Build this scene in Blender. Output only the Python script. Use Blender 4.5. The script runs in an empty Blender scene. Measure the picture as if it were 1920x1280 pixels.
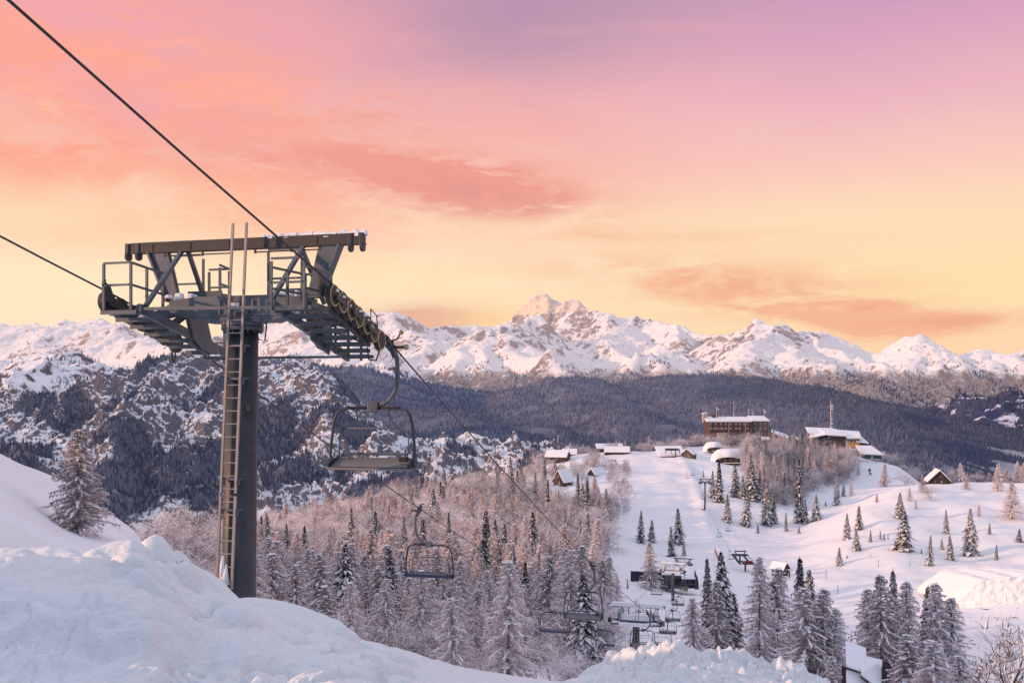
import bpy, math, random
import numpy as np
from mathutils import Vector, Matrix
random.seed(7); np.random.seed(7)
C = bpy.context.scene
COL = C.collection
PI = math.pi
F = 1700.0; HY = 740.0          # focal length and horizon row of the photograph, in its pixels
def W(X, Y, d):                 # a pixel at a depth -> a point in metres (camera at the origin, looking along +y)
    return Vector(((X-960)/F*d, d, -(Y-HY)/F*d))

# ------------------------------------------------------------------ noise
def _h(ix, iy, s):
    n = (ix.astype(np.int64)*374761393 + iy.astype(np.int64)*668265263 + s*1442695041) & 0x7fffffff
    n = ((n ^ (n >> 13))*1274126177) & 0x7fffffff
    n = ((n ^ (n >> 15))*911382323) & 0x7fffffff
    return ((n ^ (n >> 16)) & 0xffff)/65535.0
def vn(x, y, s=0):
    x = np.asarray(x, float); y = np.asarray(y, float)
    ix = np.floor(x); iy = np.floor(y); fx = x-ix; fy = y-iy
    ix = ix.astype(np.int64); iy = iy.astype(np.int64)
    def g(a, b):
        ang = _h(ix+a, iy+b, s)*2*PI
        return np.cos(ang)*(fx-a)+np.sin(ang)*(fy-b)
    u = fx*fx*fx*(fx*(fx*6-15)+10); v = fy*fy*fy*(fy*(fy*6-15)+10)
    a = g(0,0)*(1-u)+g(1,0)*u; b = g(0,1)*(1-u)+g(1,1)*u
    return (a*(1-v)+b*v)*1.5
def fbm(x, y, o=5, s=0, gain=.5):
    t = 0; a = 1; f = 1
    for i in range(o):
        t = t+a*vn(x*f+i*17.3, y*f-i*9.1, s+i); a *= gain; f *= 2.03
    return t
def ridged(x, y, o=5, s=0, gain=.52):
    t = 0; a = 1; f = 1; w = 1
    for i in range(o):
        n = 1-np.abs(vn(x*f+i*31.7, y*f+i*11.9, s+i))*1.6
        n = n*n; t = t+a*n*w; w = np.clip(n*1.3, 0, 1); a *= gain; f *= 2.07
    return t

def cells(x, y, s=0):
    """rounded pillows: 1 in the middle of a cell, 0 in the creases"""
    ix = np.floor(x).astype(np.int64); iy = np.floor(y).astype(np.int64); f1 = np.full(x.shape, 9.); f2 = np.full(x.shape, 9.)
    for a in (-1, 0, 1):
        for b in (-1, 0, 1):
            px = ix+a+_h(ix+a, iy+b, s); py = iy+b+_h(ix+a, iy+b, s+7); d = np.hypot(x-px, y-py)
            f2 = np.minimum(f2, np.maximum(f1, d)); f1 = np.minimum(f1, d)
    return np.sqrt(np.clip((f2-f1)*1.6, 0, 1))
# ------------------------------------------------------------------ node helpers
class E:
    """a socket with arithmetic"""
    def __init__(s, t, k): s.t = t; s.k = k
    def _m(s, op, *a):
        n = s.t.nodes.new('ShaderNodeMath'); n.operation = op
        for i, v in enumerate((s,)+a):
            if isinstance(v, E): s.t.links.new(v.k, n.inputs[i])
            else: n.inputs[i].default_value = v
        return E(s.t, n.outputs[0])
    def __add__(s, o): return s._m('ADD', o)
    def __radd__(s, o): return s._m('ADD', o)
    def __sub__(s, o): return s._m('SUBTRACT', o)
    def __rsub__(s, o): return (s*-1)+o
    def __mul__(s, o): return s._m('MULTIPLY', o)
    def __rmul__(s, o): return s._m('MULTIPLY', o)
    def __truediv__(s, o): return s._m('DIVIDE', o)
    def ss(s, a, b):
        n = s.t.nodes.new('ShaderNodeMapRange'); n.interpolation_type = 'SMOOTHSTEP'
        s.t.links.new(s.k, n.inputs[0]); n.inputs[1].default_value = a; n.inputs[2].default_value = b
        return E(s.t, n.outputs[0])
    def cl(s): 
        n = s._m('ADD', 0.0); n.k.node.use_clamp = True; return n
def srgb(r, g, b):
    f = lambda c: (c/255/12.92) if c/255 <= .04045 else ((c/255+.055)/1.055)**2.4
    return (f(r), f(g), f(b), 1)
def mixc(t, f, a, b):
    n = t.nodes.new('ShaderNodeMix'); n.data_type = 'RGBA'
    for i, v in ((0, f), (6, a), (7, b)):
        if isinstance(v, E): t.links.new(v.k, n.inputs[i])
        elif i == 0: n.inputs[0].default_value = v
        else: n.inputs[i].default_value = tuple(v)+((1,) if len(v) == 3 else ())
    return E(t, n.outputs[2])
def noise(t, vec, scale, detail=5, rough=.55, dist=0, col=False):
    n = t.nodes.new('ShaderNodeTexNoise')
    if vec is not None: t.links.new(vec.k if isinstance(vec, E) else vec, n.inputs['Vector'])
    n.inputs['Scale'].default_value = scale; n.inputs['Detail'].default_value = detail
    n.inputs['Roughness'].default_value = rough; n.inputs['Distortion'].default_value = dist
    return E(t, n.outputs['Color' if col else 'Fac'])
def mapping(t, vec, scale=(1,1,1), rot=(0,0,0), loc=(0,0,0)):
    n = t.nodes.new('ShaderNodeMapping'); t.links.new(vec.k, n.inputs[0])
    n.inputs['Scale'].default_value = scale; n.inputs['Rotation'].default_value = rot; n.inputs['Location'].default_value = loc
    return E(t, n.outputs[0])
def comb(t, x, y, z=0.0):
    n = t.nodes.new('ShaderNodeCombineXYZ')
    for i, v in enumerate((x, y, z)):
        if isinstance(v, E): t.links.new(v.k, n.inputs[i])
        else: n.inputs[i].default_value = v
    return E(t, n.outputs[0])
def newmat(name):
    m = bpy.data.materials.new(name); m.use_nodes = True
    t = m.node_tree; b = t.nodes['Principled BSDF']
    return m, t, b
def objco(t): return E(t, t.nodes.new('ShaderNodeTexCoord').outputs['Object'])
def worldpos(t): return E(t, t.nodes.new('ShaderNodeNewGeometry').outputs['Position'])
def bump(t, b, h, dist=.02, strength=.5):
    n = t.nodes.new('ShaderNodeBump'); n.inputs['Strength'].default_value = strength; n.inputs['Distance'].default_value = dist
    t.links.new(h.k, n.inputs['Height']); t.links.new(n.outputs[0], b.inputs['Normal'])
def painted_haze(m, amount, col):
    """distant air painted on as an even glow mixed into the far material"""
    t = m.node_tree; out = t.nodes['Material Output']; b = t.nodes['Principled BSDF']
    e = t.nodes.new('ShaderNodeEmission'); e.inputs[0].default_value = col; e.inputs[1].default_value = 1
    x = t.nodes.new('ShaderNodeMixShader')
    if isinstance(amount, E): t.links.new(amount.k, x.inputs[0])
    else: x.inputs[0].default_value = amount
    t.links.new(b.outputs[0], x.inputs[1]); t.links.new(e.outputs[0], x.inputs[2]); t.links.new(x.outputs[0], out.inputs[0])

def simple(name, col, rough=.6, metal=0, var=.25, scale=6, bmp=0, bs=40):
    m, t, b = newmat(name); p = objco(t)
    n = noise(t, p, scale, 5)
    c = mixc(t, n, [c*(1-var) for c in col], [min(1, c*(1+var)) for c in col])
    t.links.new(c.k, b.inputs['Base Color']); b.inputs['Roughness'].default_value = rough; b.inputs['Metallic'].default_value = metal
    if bmp: bump(t, b, noise(t, p, bs, 4), bmp, .6)
    return m
M = {}
M['steel'] = simple('galvanised_steel', (.105,.13,.165), .6, .25, .35, 3, .002, 60)
M['steel_dark'] = simple('dark_steel', (.05,.055,.065), .6, .15, .4, 2, .001, 50)
def steelmat(name, a, b_, rust=(.10,.05,.03)):
    m, t, b = newmat(name); p = objco(t)
    n = noise(t, p, 2.5, 7, .65); st = noise(t, mapping(t, p, (9,9,.7)), 1.0, 5, .6); sp_ = noise(t, p, 45, 3, .6)
    c = mixc(t, n.ss(.3, .7), a, b_); c = mixc(t, st.ss(.60, .72)*.28, c, rust); c = mixc(t, st.ss(.42, .30)*.35, c, [x*1.7 for x in b_]); c = mixc(t, sp_.ss(.66, .74)*.35, c, (.5,.5,.53))
    t.links.new(c.k, b.inputs['Base Color']); t.links.new((n*.4+.35).k, b.inputs['Roughness']); b.inputs['Metallic'].default_value = .25
    bump(t, b, n*.6+sp_*.4, .004, .5); return m
M['steel'] = steelmat('galvanised_steel_weathered', (.07,.085,.11), (.125,.145,.175))
M['steel_dark'] = steelmat('dark_steel_weathered', (.036,.042,.054), (.06,.068,.082))
M['beam_brown'] = simple('weathered_beam', (.06,.052,.048), .7, .1, .35, 3, .002, 30)
M['ladder'] = simple('ladder_aluminium', (.33,.28,.265), .5, .2, .3, 5)
M['rubber'] = simple('black_rubber', (.02,.02,.022), .6, 0, .3)
M['yellow_rim'] = simple('yellow_liner', (.38,.31,.14), .5, 0, .3)
M['cable'] = simple('steel_cable', (.035,.035,.042), .5, .5, .3, 20)
M['blue_seat'] = simple('blue_seat_pad', (.03,.04,.11), .5)
M['seat'] = simple('grey_seat_slats', (.20,.195,.21), .5, .2, .2, 4)
M['wood'] = simple('dark_timber', (.045,.032,.03), .8, 0, .4, 2)
M['wood_pale'] = simple('pale_timber', (.36,.25,.14), .8, 0, .3, 2)
M['plaster'] = simple('plaster_wall', (.42,.36,.32), .8, 0, .2, 1)
M['glass'] = simple('window_glass', (.06,.07,.09), .15, 0, .3, 1)
M['win_pale'] = simple('pale_shutter', (.42,.33,.33), .6, 0, .2, 1)
M['orange'] = simple('orange_panel', (.62,.28,.05), .7, 0, .2, 1)
M['green'] = simple('green_panel', (.015,.06,.035), .6, 0, .3, 1)
M['red'] = simple('red_paint', (.45,.05,.05), .6, 0, .3, 1)
M['brown_facade'] = simple('brown_cladding', (.085,.045,.045), .8, 0, .35, .6)
M['grey_facade'] = simple('grey_cladding', (.11,.09,.09), .8, 0, .35, .6)
M['dark_net'] = simple('navy_mesh_cloth', (.02,.024,.045), .8, 0, .3, 1)
M['mast'] = simple('pale_mast', (.66,.62,.64), .5, .2, .3, 1)

def snow_mat(name, tint=(.80,.82,.87), fine=True, tracks=False):
    m, t, b = newmat(name); p = worldpos(t)
    n = noise(t, p, .35, 5, .6)
    c = mixc(t, n, [x*.95 for x in tint], [min(.93, x*1.04) for x in tint])
    t.links.new(c.k, b.inputs['Base Color']); b.inputs['Roughness'].default_value = .75
    b.inputs['Specular IOR Level'].default_value = .25
    if fine:
        h = noise(t, p, 2.2, 8, .62)*.8 + noise(t, p, 11, 6, .7)*.30
        bump(t, b, h, .16, .8)
    return m
M['snow'] = snow_mat('fresh_snow', (.80,.83,.865))
M['snow_cap'] = simple('snow_cap', (.80,.81,.86), .8, 0, .06, 3, .02, 8)

# ------------------------------------------------------------------ object helpers
def link(o, parent=None):
    COL.objects.link(o)
    if parent is not None: o.parent = parent
    return o
def npmesh(name, v, f, mats, mi=None, smooth=True):
    """v: (n,3); f: (m,3) or (m,4)"""
    v = np.asarray(v, np.float32); f = np.asarray(f, np.int32)
    me = bpy.data.meshes.new(name)
    k = f.shape[1]
    me.vertices.add(len(v)); me.vertices.foreach_set('co', v.ravel())
    me.loops.add(f.size); me.loops.foreach_set('vertex_index', f.ravel())
    me.polygons.add(len(f)); me.polygons.foreach_set('loop_start', np.arange(0, f.size, k, dtype=np.int32))
    if mi is not None: me.polygons.foreach_set('material_index', np.asarray(mi, np.int32))
    me.polygons.foreach_set('use_smooth', np.full(len(f), smooth))
    for m in (mats if isinstance(mats, (list, tuple)) else [mats]): me.materials.append(m)
    me.update(calc_edges=True); me.validate()
    return me
class MB:
    """collects boxes, bars, tubes and polygons; build() links them as ONE mesh"""
    def __init__(s): s.v = []; s.f = []
    def add(s, vs, fs):
        o = len(s.v); s.v += [tuple(p) for p in vs]; s.f += [tuple(i+o for i in q) for q in fs]; return s
    def box(s, c, size, rz=0, taper=None):
        x, y, z = [k/2 for k in size]; vs = []
        for sz in (-1, 1):
            k = taper if (taper and sz == 1) else 1
            for sx, sy in ((-1,-1),(1,-1),(1,1),(-1,1)):
                a, b = sx*x*k, sy*y*k
                vs.append((c[0]+a*math.cos(rz)-b*math.sin(rz), c[1]+a*math.sin(rz)+b*math.cos(rz), c[2]+sz*z))
        return s.add(vs, [(0,3,2,1),(4,5,6,7),(0,1,5,4),(1,2,6,5),(2,3,7,6),(3,0,4,7)])
    def bar(s, a, b, w=.05, h=None, up=(0,0,1), w2=None, h2=None):
        a = Vector(a); b = Vector(b); h = h or w; w2 = w2 or w; h2 = h2 or h
        d = (b-a).normalized(); u = Vector(up)
        if abs(d.dot(u)) > .98: u = Vector((0,1,0))
        r = d.cross(u).normalized(); u = r.cross(d)
        vs = []
        for p, ww, hh in ((a, w, h), (b, w2, h2)):
            for i, j in ((-1,-1),(1,-1),(1,1),(-1,1)): vs.append(p+r*(i*ww/2)+u*(j*hh/2))
        return s.add(vs, [(0,3,2,1),(4,5,6,7),(0,1,5,4),(1,2,6,5),(2,3,7,6),(3,0,4,7)])
    def tube(s, pts, r=.03, n=8, r2=None, closed=False):
        pts = [Vector(p) for p in pts]; m = len(pts); o = len(s.v); pr = None
        for i, p in enumerate(pts):
            d = (pts[min(i+1, m-1)]-pts[max(i-1, 0)]).normalized()
            if pr is None:
                u = Vector((0,0,1)) if abs(d.z) < .9 else Vector((0,1,0)); pr = d.cross(u).normalized()
            pr = (pr-d*pr.dot(d)).normalized(); q = d.cross(pr)
            rr = r if r2 is None else r+(r2-r)*i/(m-1)
            for k in range(n):
                a = 2*PI*k/n; s.v.append(tuple(p+pr*(rr*math.cos(a))+q*(rr*math.sin(a))))
        for i in range(m-1):
            for k in range(n):
                a = o+i*n+k; b = o+i*n+(k+1) % n; s.f.append((a, b, b+n, a+n))
        s.f.append(tuple(o+k for k in range(n))[::-1]); s.f.append(tuple(o+(m-1)*n+k for k in range(n)))
        return s
    def disc(s, c, ax, r, w, n=20, r_in=0):
        """wheel: a cylinder (or ring) about the axis ax"""
        c = Vector(c); ax = Vector(ax).normalized(); u = ax.orthogonal().normalized(); v = ax.cross(u); o = len(s.v)
        rad = [(r, -w/2), (r, w/2)] + ([(r_in, w/2), (r_in, -w/2)] if r_in else [])
        for k in range(n):
            a = 2*PI*k/n; e = u*math.cos(a)+v*math.sin(a)
            for rr, z in rad: s.v.append(tuple(c+e*rr+ax*z))
        L = len(rad)
        for k in range(n):
            a = o+k*L; b = o+((k+1) % n)*L
            for j in range(L if r_in else 1): s.f.append((a+j, b+j, b+(j+1) % L, a+(j+1) % L))
        if not r_in:
            s.f.append(tuple(o+k*2 for k in range(n))[::-1]); s.f.append(tuple(o+k*2+1 for k in range(n)))
        return s
    def prism(s, poly, a, b):
        """polygon of 3D points swept by vector a..b"""
        n = len(poly); a = Vector(a); b = Vector(b)
        vs = [Vector(p)+a for p in poly]+[Vector(p)+b for p in poly]
        return s.add(vs, [tuple(range(n))[::-1], tuple(range(n, 2*n))]+[(i, (i+1) % n, n+(i+1) % n, n+i) for i in range(n)])
    def build(s, name, mat, parent=None, smooth=False, off=(0,0,0), bevel=0, loc=None):
        me = bpy.data.meshes.new(name)
        me.from_pydata([(p[0]-off[0], p[1]-off[1], p[2]-off[2]) for p in s.v], [], s.f); me.materials.append(mat)
        if smooth: me.polygons.foreach_set('use_smooth', [True]*len(me.polygons))
        me.update(); o = bpy.data.objects.new(name, me); link(o, parent)
        if loc is not None: o.location = loc
        if bevel:
            b = o.modifiers.new('b', 'BEVEL'); b.width = bevel; b.segments = 2; b.limit_method = 'ANGLE'
        return o
def tag(o, label=None, cat=None, group=None, kind=None):
    if label: o['label'] = label
    if cat: o['category'] = cat
    if group: o['group'] = group
    if kind: o['kind'] = kind
    return o
def empty(name, loc=(0,0,0), rz=0, label=None, cat=None, group=None):
    o = bpy.data.objects.new(name, None); o.empty_display_size = .3; link(o); o.location = loc; o.rotation_euler = (0,0,rz)
    return tag(o, label, cat, group)
def copy_tree(o, parent=None):
    c = o.copy(); COL.objects.link(c); c.parent = parent
    for ch in list(o.children): copy_tree(ch, c)
    return c

# ------------------------------------------------------------------ the near ground: from the camera to the hotel hill
COLS = {
 -3400: [(2.5,1850),(7,1050),(15,860),(30,560),(50,340),(80,260),(200,500),(500,700),(1500,900)],
 -900: [(2.5,1850),(7,1050),(15,950),(30,740),(50,520),(80,450),(200,900),(500,1000),(1500,1100)],
 -300: [(2.5,1880),(5,1330),(7,1050),(15,1010),(30,870),(50,690),(70,650),(100,900),(200,1000),(600,1100),(1500,1200)],
 0: [(2.5,2250),(5,1580),(6.0,1400),(6.8,1290),(7.4,1150),(8.5,1022),(11,1040),(15,1070),(28,990),(38,905),(52,843),(60,856),(80,1000),(150,1100),(300,1100),(1500,1250)],
 130: [(2.5,2250),(5,1580),(6.0,1400),(6.8,1290),(7.4,1150),(9,1022),(12,1050),(16,1075),(28,1040),(38,1005),(50,925),(58,900),(68,960),(90,1080),(150,1100),(260,1060),(1500,1250)],
 270: [(2.5,2250),(5,1580),(6.0,1400),(6.8,1290),(7.4,1150),(10,1028),(13,1060),(16,1090),(28,1075),(42,1030),(52,1010),(62,1060),(90,1130),(150,1080),(220,1030),(300,1050),(1500,1250)],
 370: [(2.5,2250),(5,1580),(6.0,1400),(6.8,1290),(7.4,1240),(9,1150),(11,1052),(14,1080),(20,1125),(30,1180),(45,1230),(90,1180),(150,1100),(220,1040),(270,1018),(340,1050),(1500,1280)],
 460: [(2.5,2250),(5,1580),(6.0,1400),(6.8,1290),(7.4,1240),(9,1150),(12,1128),(16,1142),(21,1165),(30,1230),(45,1320),(90,1230),(150,1150),(220,1080),(300,1015),(350,1035),(1500,1300)],
 550: [(2.5,2250),(5,1580),(6.0,1400),(6.8,1290),(7.4,1275),(9.5,1215),(13,1158),(20,1215),(45,1370),(90,1270),(150,1190),(200,1120),(260,1060),(330,1010),(380,985),(450,1010),(700,1150),(1500,1300)],
 700: [(2.5,2250),(5,1580),(6.0,1400),(6.8,1290),(7.4,1290),(10,1255),(14,1202),(20,1290),(45,1400),(90,1310),(150,1190),(200,1120),(260,1060),(330,1000),(400,960),(450,945),(550,990),(800,1100),(1500,1300)],
 850: [(2.5,2250),(5,1580),(6.5,1420),(8,1340),(15,1240),(22,1340),(45,1420),(90,1310),(150,1195),(200,1120),(260,1060),(330,1000),(400,955),(480,920),(600,970),(900,1080),(1500,1250)],
 1050: [(2.5,2250),(5,1580),(6.5,1420),(8,1340),(16,1277),(22,1350),(45,1440),(90,1290),(150,1190),(200,1120),(260,1060),(330,1000),(400,950),(480,900),(560,868),(620,855),(750,900),(1000,990),(1500,1150)],
 1140: [(2.5,2250),(5,1580),(6.5,1420),(8,1340),(14,1255),(22,1360),(45,1400),(90,1250),(150,1180),(200,1120),(260,1060),(330,1000),(400,955),(480,900),(560,865),(640,845),(750,880),(1000,980),(1500,1150)],
 1265: [(2.5,2250),(5,1580),(6.5,1420),(8,1340),(12.5,1240),(16,1300),(45,1390),(90,1255),(125,1200),(190,1162),(240,1105),(300,1055),(360,1005),(420,952),(500,885),(580,852),(660,838),(750,870),(1000,970),(1500,1150)],
 1400: [(2.5,2250),(5,1580),(6.5,1420),(8,1340),(13,1264),(18,1330),(45,1390),(90,1290),(125,1240),(190,1160),(240,1105),(300,1062),(360,1015),(420,965),(480,920),(560,870),(640,835),(700,822),(800,860),(1000,960),(1500,1150)],
 1500: [(2.5,2250),(5,1580),(6.5,1420),(8,1340),(13,1290),(20,1400),(45,1450),(90,1320),(125,1250),(190,1150),(240,1105),(300,1060),(360,1020),(420,980),(480,940),(560,885),(640,845),(700,838),(800,880),(1000,960),(1500,1150)],
 1600: [(2.5,2250),(5,1580),(6.5,1420),(8,1340),(13,1320),(20,1400),(45,1450),(90,1320),(125,1265),(190,1150),(240,1105),(300,1050),(340,1000),(385,952),(430,958),(500,925),(560,890),(620,862),(680,850),(800,900),(1500,1150)],
 1680: [(2.5,2250),(5,1580),(6.5,1420),(8,1340),(13,1330),(20,1400),(45,1450),(90,1330),(125,1260),(190,1145),(240,1100),(300,1042),(350,980),(410,910),(440,912),(480,925),(540,905),(600,875),(650,868),(800,950),(1500,1150)],
 1800: [(2.5,2250),(5,1580),(6.5,1420),(8,1340),(13,1340),(20,1400),(45,1450),(90,1340),(125,1250),(190,1150),(240,1100),(300,1050),(350,985),(400,930),(440,900),(500,925),(600,960),(800,1010),(1500,1150)],
 1920: [(2.5,2250),(5,1580),(6.5,1420),(8,1340),(13,1340),(20,1400),(45,1450),(90,1340),(125,1250),(190,1150),(240,1095),(300,1045),(350,985),(400,930),(450,903),(500,925),(600,970),(800,1030),(1500,1150)],
 2400: [(2.5,2250),(5,1580),(6.5,1420),(8,1340),(20,1400),(45,1400),(125,1200),(240,1070),(300,1020),(400,930),(450,900),(600,970),(1500,1150)],
 4600: [(2.5,1896),(5,1400),(20,1300),(45,1250),(125,1100),(300,960),(450,900),(600,950),(1500,1100)],
}
_GX = np.concatenate([np.arange(-3400, -300, 50), np.arange(-300, 2100, 8), np.arange(2100, 4601, 50)]).astype(float)
_LD = np.linspace(math.log(2.5), math.log(1500), 420)
def _table():
    xs = sorted(COLS); rows = []
    for x in xs:
        a = COLS[x]; rows.append(np.interp(_LD, [math.log(p[0]) for p in a], [p[1] for p in a]))
    rows = np.array(rows)
    g = np.array([np.interp(_GX, xs, rows[:, j]) for j in range(len(_LD))]).T
    def blur(a, ax, k):
        w = np.exp(-np.linspace(-2, 2, 2*k+1)**2/2*1.6); w /= w.sum()
        p = [(0, 0), (0, 0)]; p[ax] = (k, k); b = np.pad(a, p, mode='edge'); o = 0
        for i in range(2*k+1): o = o+w[i]*np.take(b, range(i, i+a.shape[ax]), axis=ax)
        return o
    g = blur(g, 1, 4); g = blur(g, 0, 6)
    return g
_GT = _table()
def Yof(X, d):
    X = np.asarray(X, float); d = np.asarray(d, float)
    fx = np.interp(X, _GX, np.arange(len(_GX))); fd = np.interp(np.log(d), _LD, np.arange(len(_LD)))
    i = np.clip(fx.astype(int), 0, len(_GX)-2); j = np.clip(fd.astype(int), 0, len(_LD)-2); u = fx-i; v = fd-j
    return (_GT[i, j]*(1-u)+_GT[i+1, j]*u)*(1-v)+(_GT[i, j+1]*(1-u)+_GT[i+1, j+1]*u)*v
_PE = [((X-960)/F*d, d) for X, d in ((1272,585),(1292,520),(1308,460),(1321,410),(1334,360),(1352,315),(1375,285))]
def ground(x, y):
    """height of the valley ground"""
    y = np.maximum(np.asarray(y, float), 2.5); x = np.asarray(x, float)
    X = 960+F*x/y
    z = -(Yof(X, y)-HY)/F*y
    k = np.clip((y-60)/100, 0, 1)
    z = z + k*(fbm(x/45, y/45, 3, 3)*2.2 + fbm(x/13, y/13, 3, 9)*.45)
    z = z + np.clip((y-25)/20, 0, 1)*(1-k)*fbm(x/9, y/9, 3, 5)*.25
    k2 = np.exp(-((y-232-x*.05)/2.2)**2)+.8*np.exp(-((y-243-x*.03)/2)**2)+.5*np.exp(-((y-256+x*.02)/2)**2)
    z = z+k2*.8*np.clip((x-62)/14, 0, 1)
    for a, b in zip(_PE[:-1], _PE[1:]):           # the banked edge of the piste
        dx, dy = b[0]-a[0], b[1]-a[1]; t = np.clip(((x-a[0])*dx+(y-a[1])*dy)/(dx*dx+dy*dy), 0, 1)
        z = z+.9*np.exp(-((x-a[0]-t*dx)**2+(y-a[1]-t*dy)**2)/9)*(t > 0)*(t < 1)
    return z
def gz(x, y): return float(ground(np.array([x]), np.array([y]))[0])
_dd = np.exp(np.linspace(math.log(60), math.log(760), 700))
def hit(X, Y, dmin=60, dmax=760):
    """depth at which the ground is first seen at this pixel"""
    d = _dd[(_dd >= dmin) & (_dd <= dmax)]; z = ground((X-960)/F*d, d); yy = HY-z/d*F
    m = np.minimum.accumulate(yy); k = np.argmax(m <= Y) if (m <= Y).any() else int(np.argmin(yy))
    return float(d[k])
def grid_mesh(name, s, d, zf, mat):
    S, D = np.meshgrid(s, d, indexing='ij'); x = S*D; y = D; z = zf(x, y)
    v = np.stack([x, y, z], -1).reshape(-1, 3); n, m = S.shape
    i = np.arange(n*m).reshape(n, m)
    f = np.stack([i[:-1,:-1], i[1:,:-1], i[1:,1:], i[:-1,1:]], -1).reshape(-1, 4)
    return npmesh(name, v, f, mat)

# the foreground snow bank with its ploughed pillows
def bank(x, y):
    z = ground(x, y); base = z.copy(); X = 960+F*x/y
    rnd = random.Random(5)
    carve = np.clip((620-X)/150, 0, 1)*np.clip((y-6.0)/.8, 0, 1)*np.clip((13.5-y)/1.5, 0, 1)*.26
    z = z-carve; base = base-carve
    def clump(cx, cy, r, h, sq=1., rot=0):
        nonlocal z
        dx = x-cx; dy = y-cy; c, s_ = math.cos(rot), math.sin(rot)
        q = ((dx*c+dy*s_)/r)**2+((-dx*s_+dy*c)/(r*sq))**2
        m = q < 1
        if not m.any(): return
        b = np.zeros_like(z); b[m] = base[m]+.02+h*1.45*np.power(1-q[m], .5)-h*.15
        k = .03; a_ = z[m]; b_ = b[m]; t_ = np.clip(.5+.5*(b_-a_)/k, 0, 1)
        z[m] = a_*(1-t_)+b_*t_+k*t_*(1-t_)
    # big smooth pillows along the left crest
    for X0, d0, r, h, sq, ro in [(10,8.2,.95,.26,.6,.1),(120,8.6,.85,.20,.55,-.1),(190,7.6,.9,.30,.7,.3),(245,9.6,.75,.24,.6,0),(300,8.9,.62,.30,.7,.2),(318,10.2,.42,.34,.8,0),
                                 (340,8.0,.7,.26,.7,.5),(372,10.6,.45,.22,.7,0),(60,6.9,.8,.22,.6,0),(150,6.4,.6,.16,.6,.2),(400,9.4,.8,.30,.7,.6),(425,11,.55,.22,.8,.4),(250,6.7,.75,.2,.6,.2),
                                 (330,6.7,.6,.16,.7,.4),(470,10.5,.7,.2,.8,.3),(430,8.2,.8,.22,.7,.5),(520,11.8,.8,.2,.6,.2),(560,13,.9,.2,.5,0),(500,8.4,.7,.18,.7,.3),(20,6.2,.7,.2,.6,0),(-80,7.6,1.2,.3,.7,0),(-200,7.4,1.2,.35,.7,0)]:
        clump((X0-960)/F*d0, d0, r, h, sq, ro)
    for i in range(230):      # smaller lumps low on the left face
        X0 = rnd.uniform(-250, 760); d0 = rnd.uniform(5.6, 8.6)*(1+max(0, X0-300)/900)
        clump((X0-960)/F*d0, d0, rnd.uniform(.08, .36), rnd.uniform(.04, .13), rnd.uniform(.5, 1), rnd.uniform(0, 3))
    for X0, d0, r, h in [(1140,14.6,.5,.14),(1152,14.2,.22,.22),(1188,13.6,.40,.16),(1215,13.2,.42,.18),(1250,12.8,.34,.14),(1268,12.6,.34,.18),(1284,12.7,.26,.10),(1312,12.8,.35,.12),
                         (1345,12.8,.33,.16),(1375,12.9,.32,.18),(1402,13,.32,.20),(1440,13,.22,.08),(1475,12.8,.25,.2),(1495,12.6,.22,.22),(1530,12.6,.3,.16)]:
        clump((X0-960)/F*d0, d0, r, h, .9, 0)
    for i in range(260):      # broken blocks on the right
        X0 = rnd.gauss(1330, 120); d0 = rnd.uniform(9.6, 13.6)
        clump((X0-960)/F*d0, d0, rnd.uniform(.05, .22), rnd.uniform(.02, .08), rnd.uniform(.6, 1), rnd.uniform(0, 3))
    rough = np.clip((X-1080)/90, 0, 1)*np.clip((1620-X)/120, 0, 1)*np.clip((y-8)/3, 0, 1)*np.clip((17-y)/3, 0, 1)
    left = np.clip((720-X)/250, 0, 1)*np.clip((13-y)/4, 0, 1)
    z = z + rough*np.abs(fbm(x*2.6, y*2.6, 4, 21))*.13 + rough*ridged(x*3.2, y*3.2, 3, 4)*.05
    z = z + left*(fbm(x*1.1, y*1.1, 4, 31)*.09 + np.abs(fbm(x*2.4, y*2.4, 4, 33))*.07*np.clip((8.2-y)/1.2+ (X-450)/250, 0, 1))
    wx = x+fbm(x*1.3, y*1.3, 3, 51)*.35; wy = y+fbm(x*1.3, y*1.3, 3, 52)*.35
    amp = np.clip(.55+vn(x*.7, y*.7, 55)*1.3, 0, 1)
    lz = np.clip((640-X)/160, 0, 1)*np.clip((13-y)/2, 0, 1)
    z = z + lz*amp*(cells(wx*1.15, wy*1.5, 3)-.6)*.17 + lz*(cells(wx*3.3, wy*3.3, 4)-.6)*.05*np.clip((8.3-y)/1.0, .15, 1)
    z = z + np.clip((X-560)/80, 0, 1)*np.clip((900-X)/120, 0, 1)*(cells(wx*2.2, wy*2.2, 6)-.5)*.05
    z = z + rough*(cells(wx*2.6, wy*2.6, 8)-.5)*.12
    z = z + fbm(x*.5, y*.5, 3, 41)*.05 + fbm(x*5, y*5, 2, 43)*.004
    fade = np.clip((34-y)/6, 0, 1)
    return z*fade + (base-.4)*(1-fade)
s1 = (np.concatenate([np.linspace(-3400, -320, 60), np.arange(-300, 2000, 2.6), np.linspace(2010, 4600, 60)])-960)/F
o = link(bpy.data.objects.new('snow_bank', grid_mesh('snow_bank', s1, np.concatenate([np.linspace(2.5, 5, 20), np.exp(np.linspace(math.log(5.1), math.log(17), 420)), np.exp(np.linspace(math.log(17.2), math.log(36), 60))]), bank, M['snow'])))
tag(o, kind='structure')
def valley(x, y): return ground(x, y) - np.clip((33-y)/6, 0, 1)*.8
mv, t, b = newmat('valley_snow'); p = worldpos(t)
n = noise(t, p, .02, 4)
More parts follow.
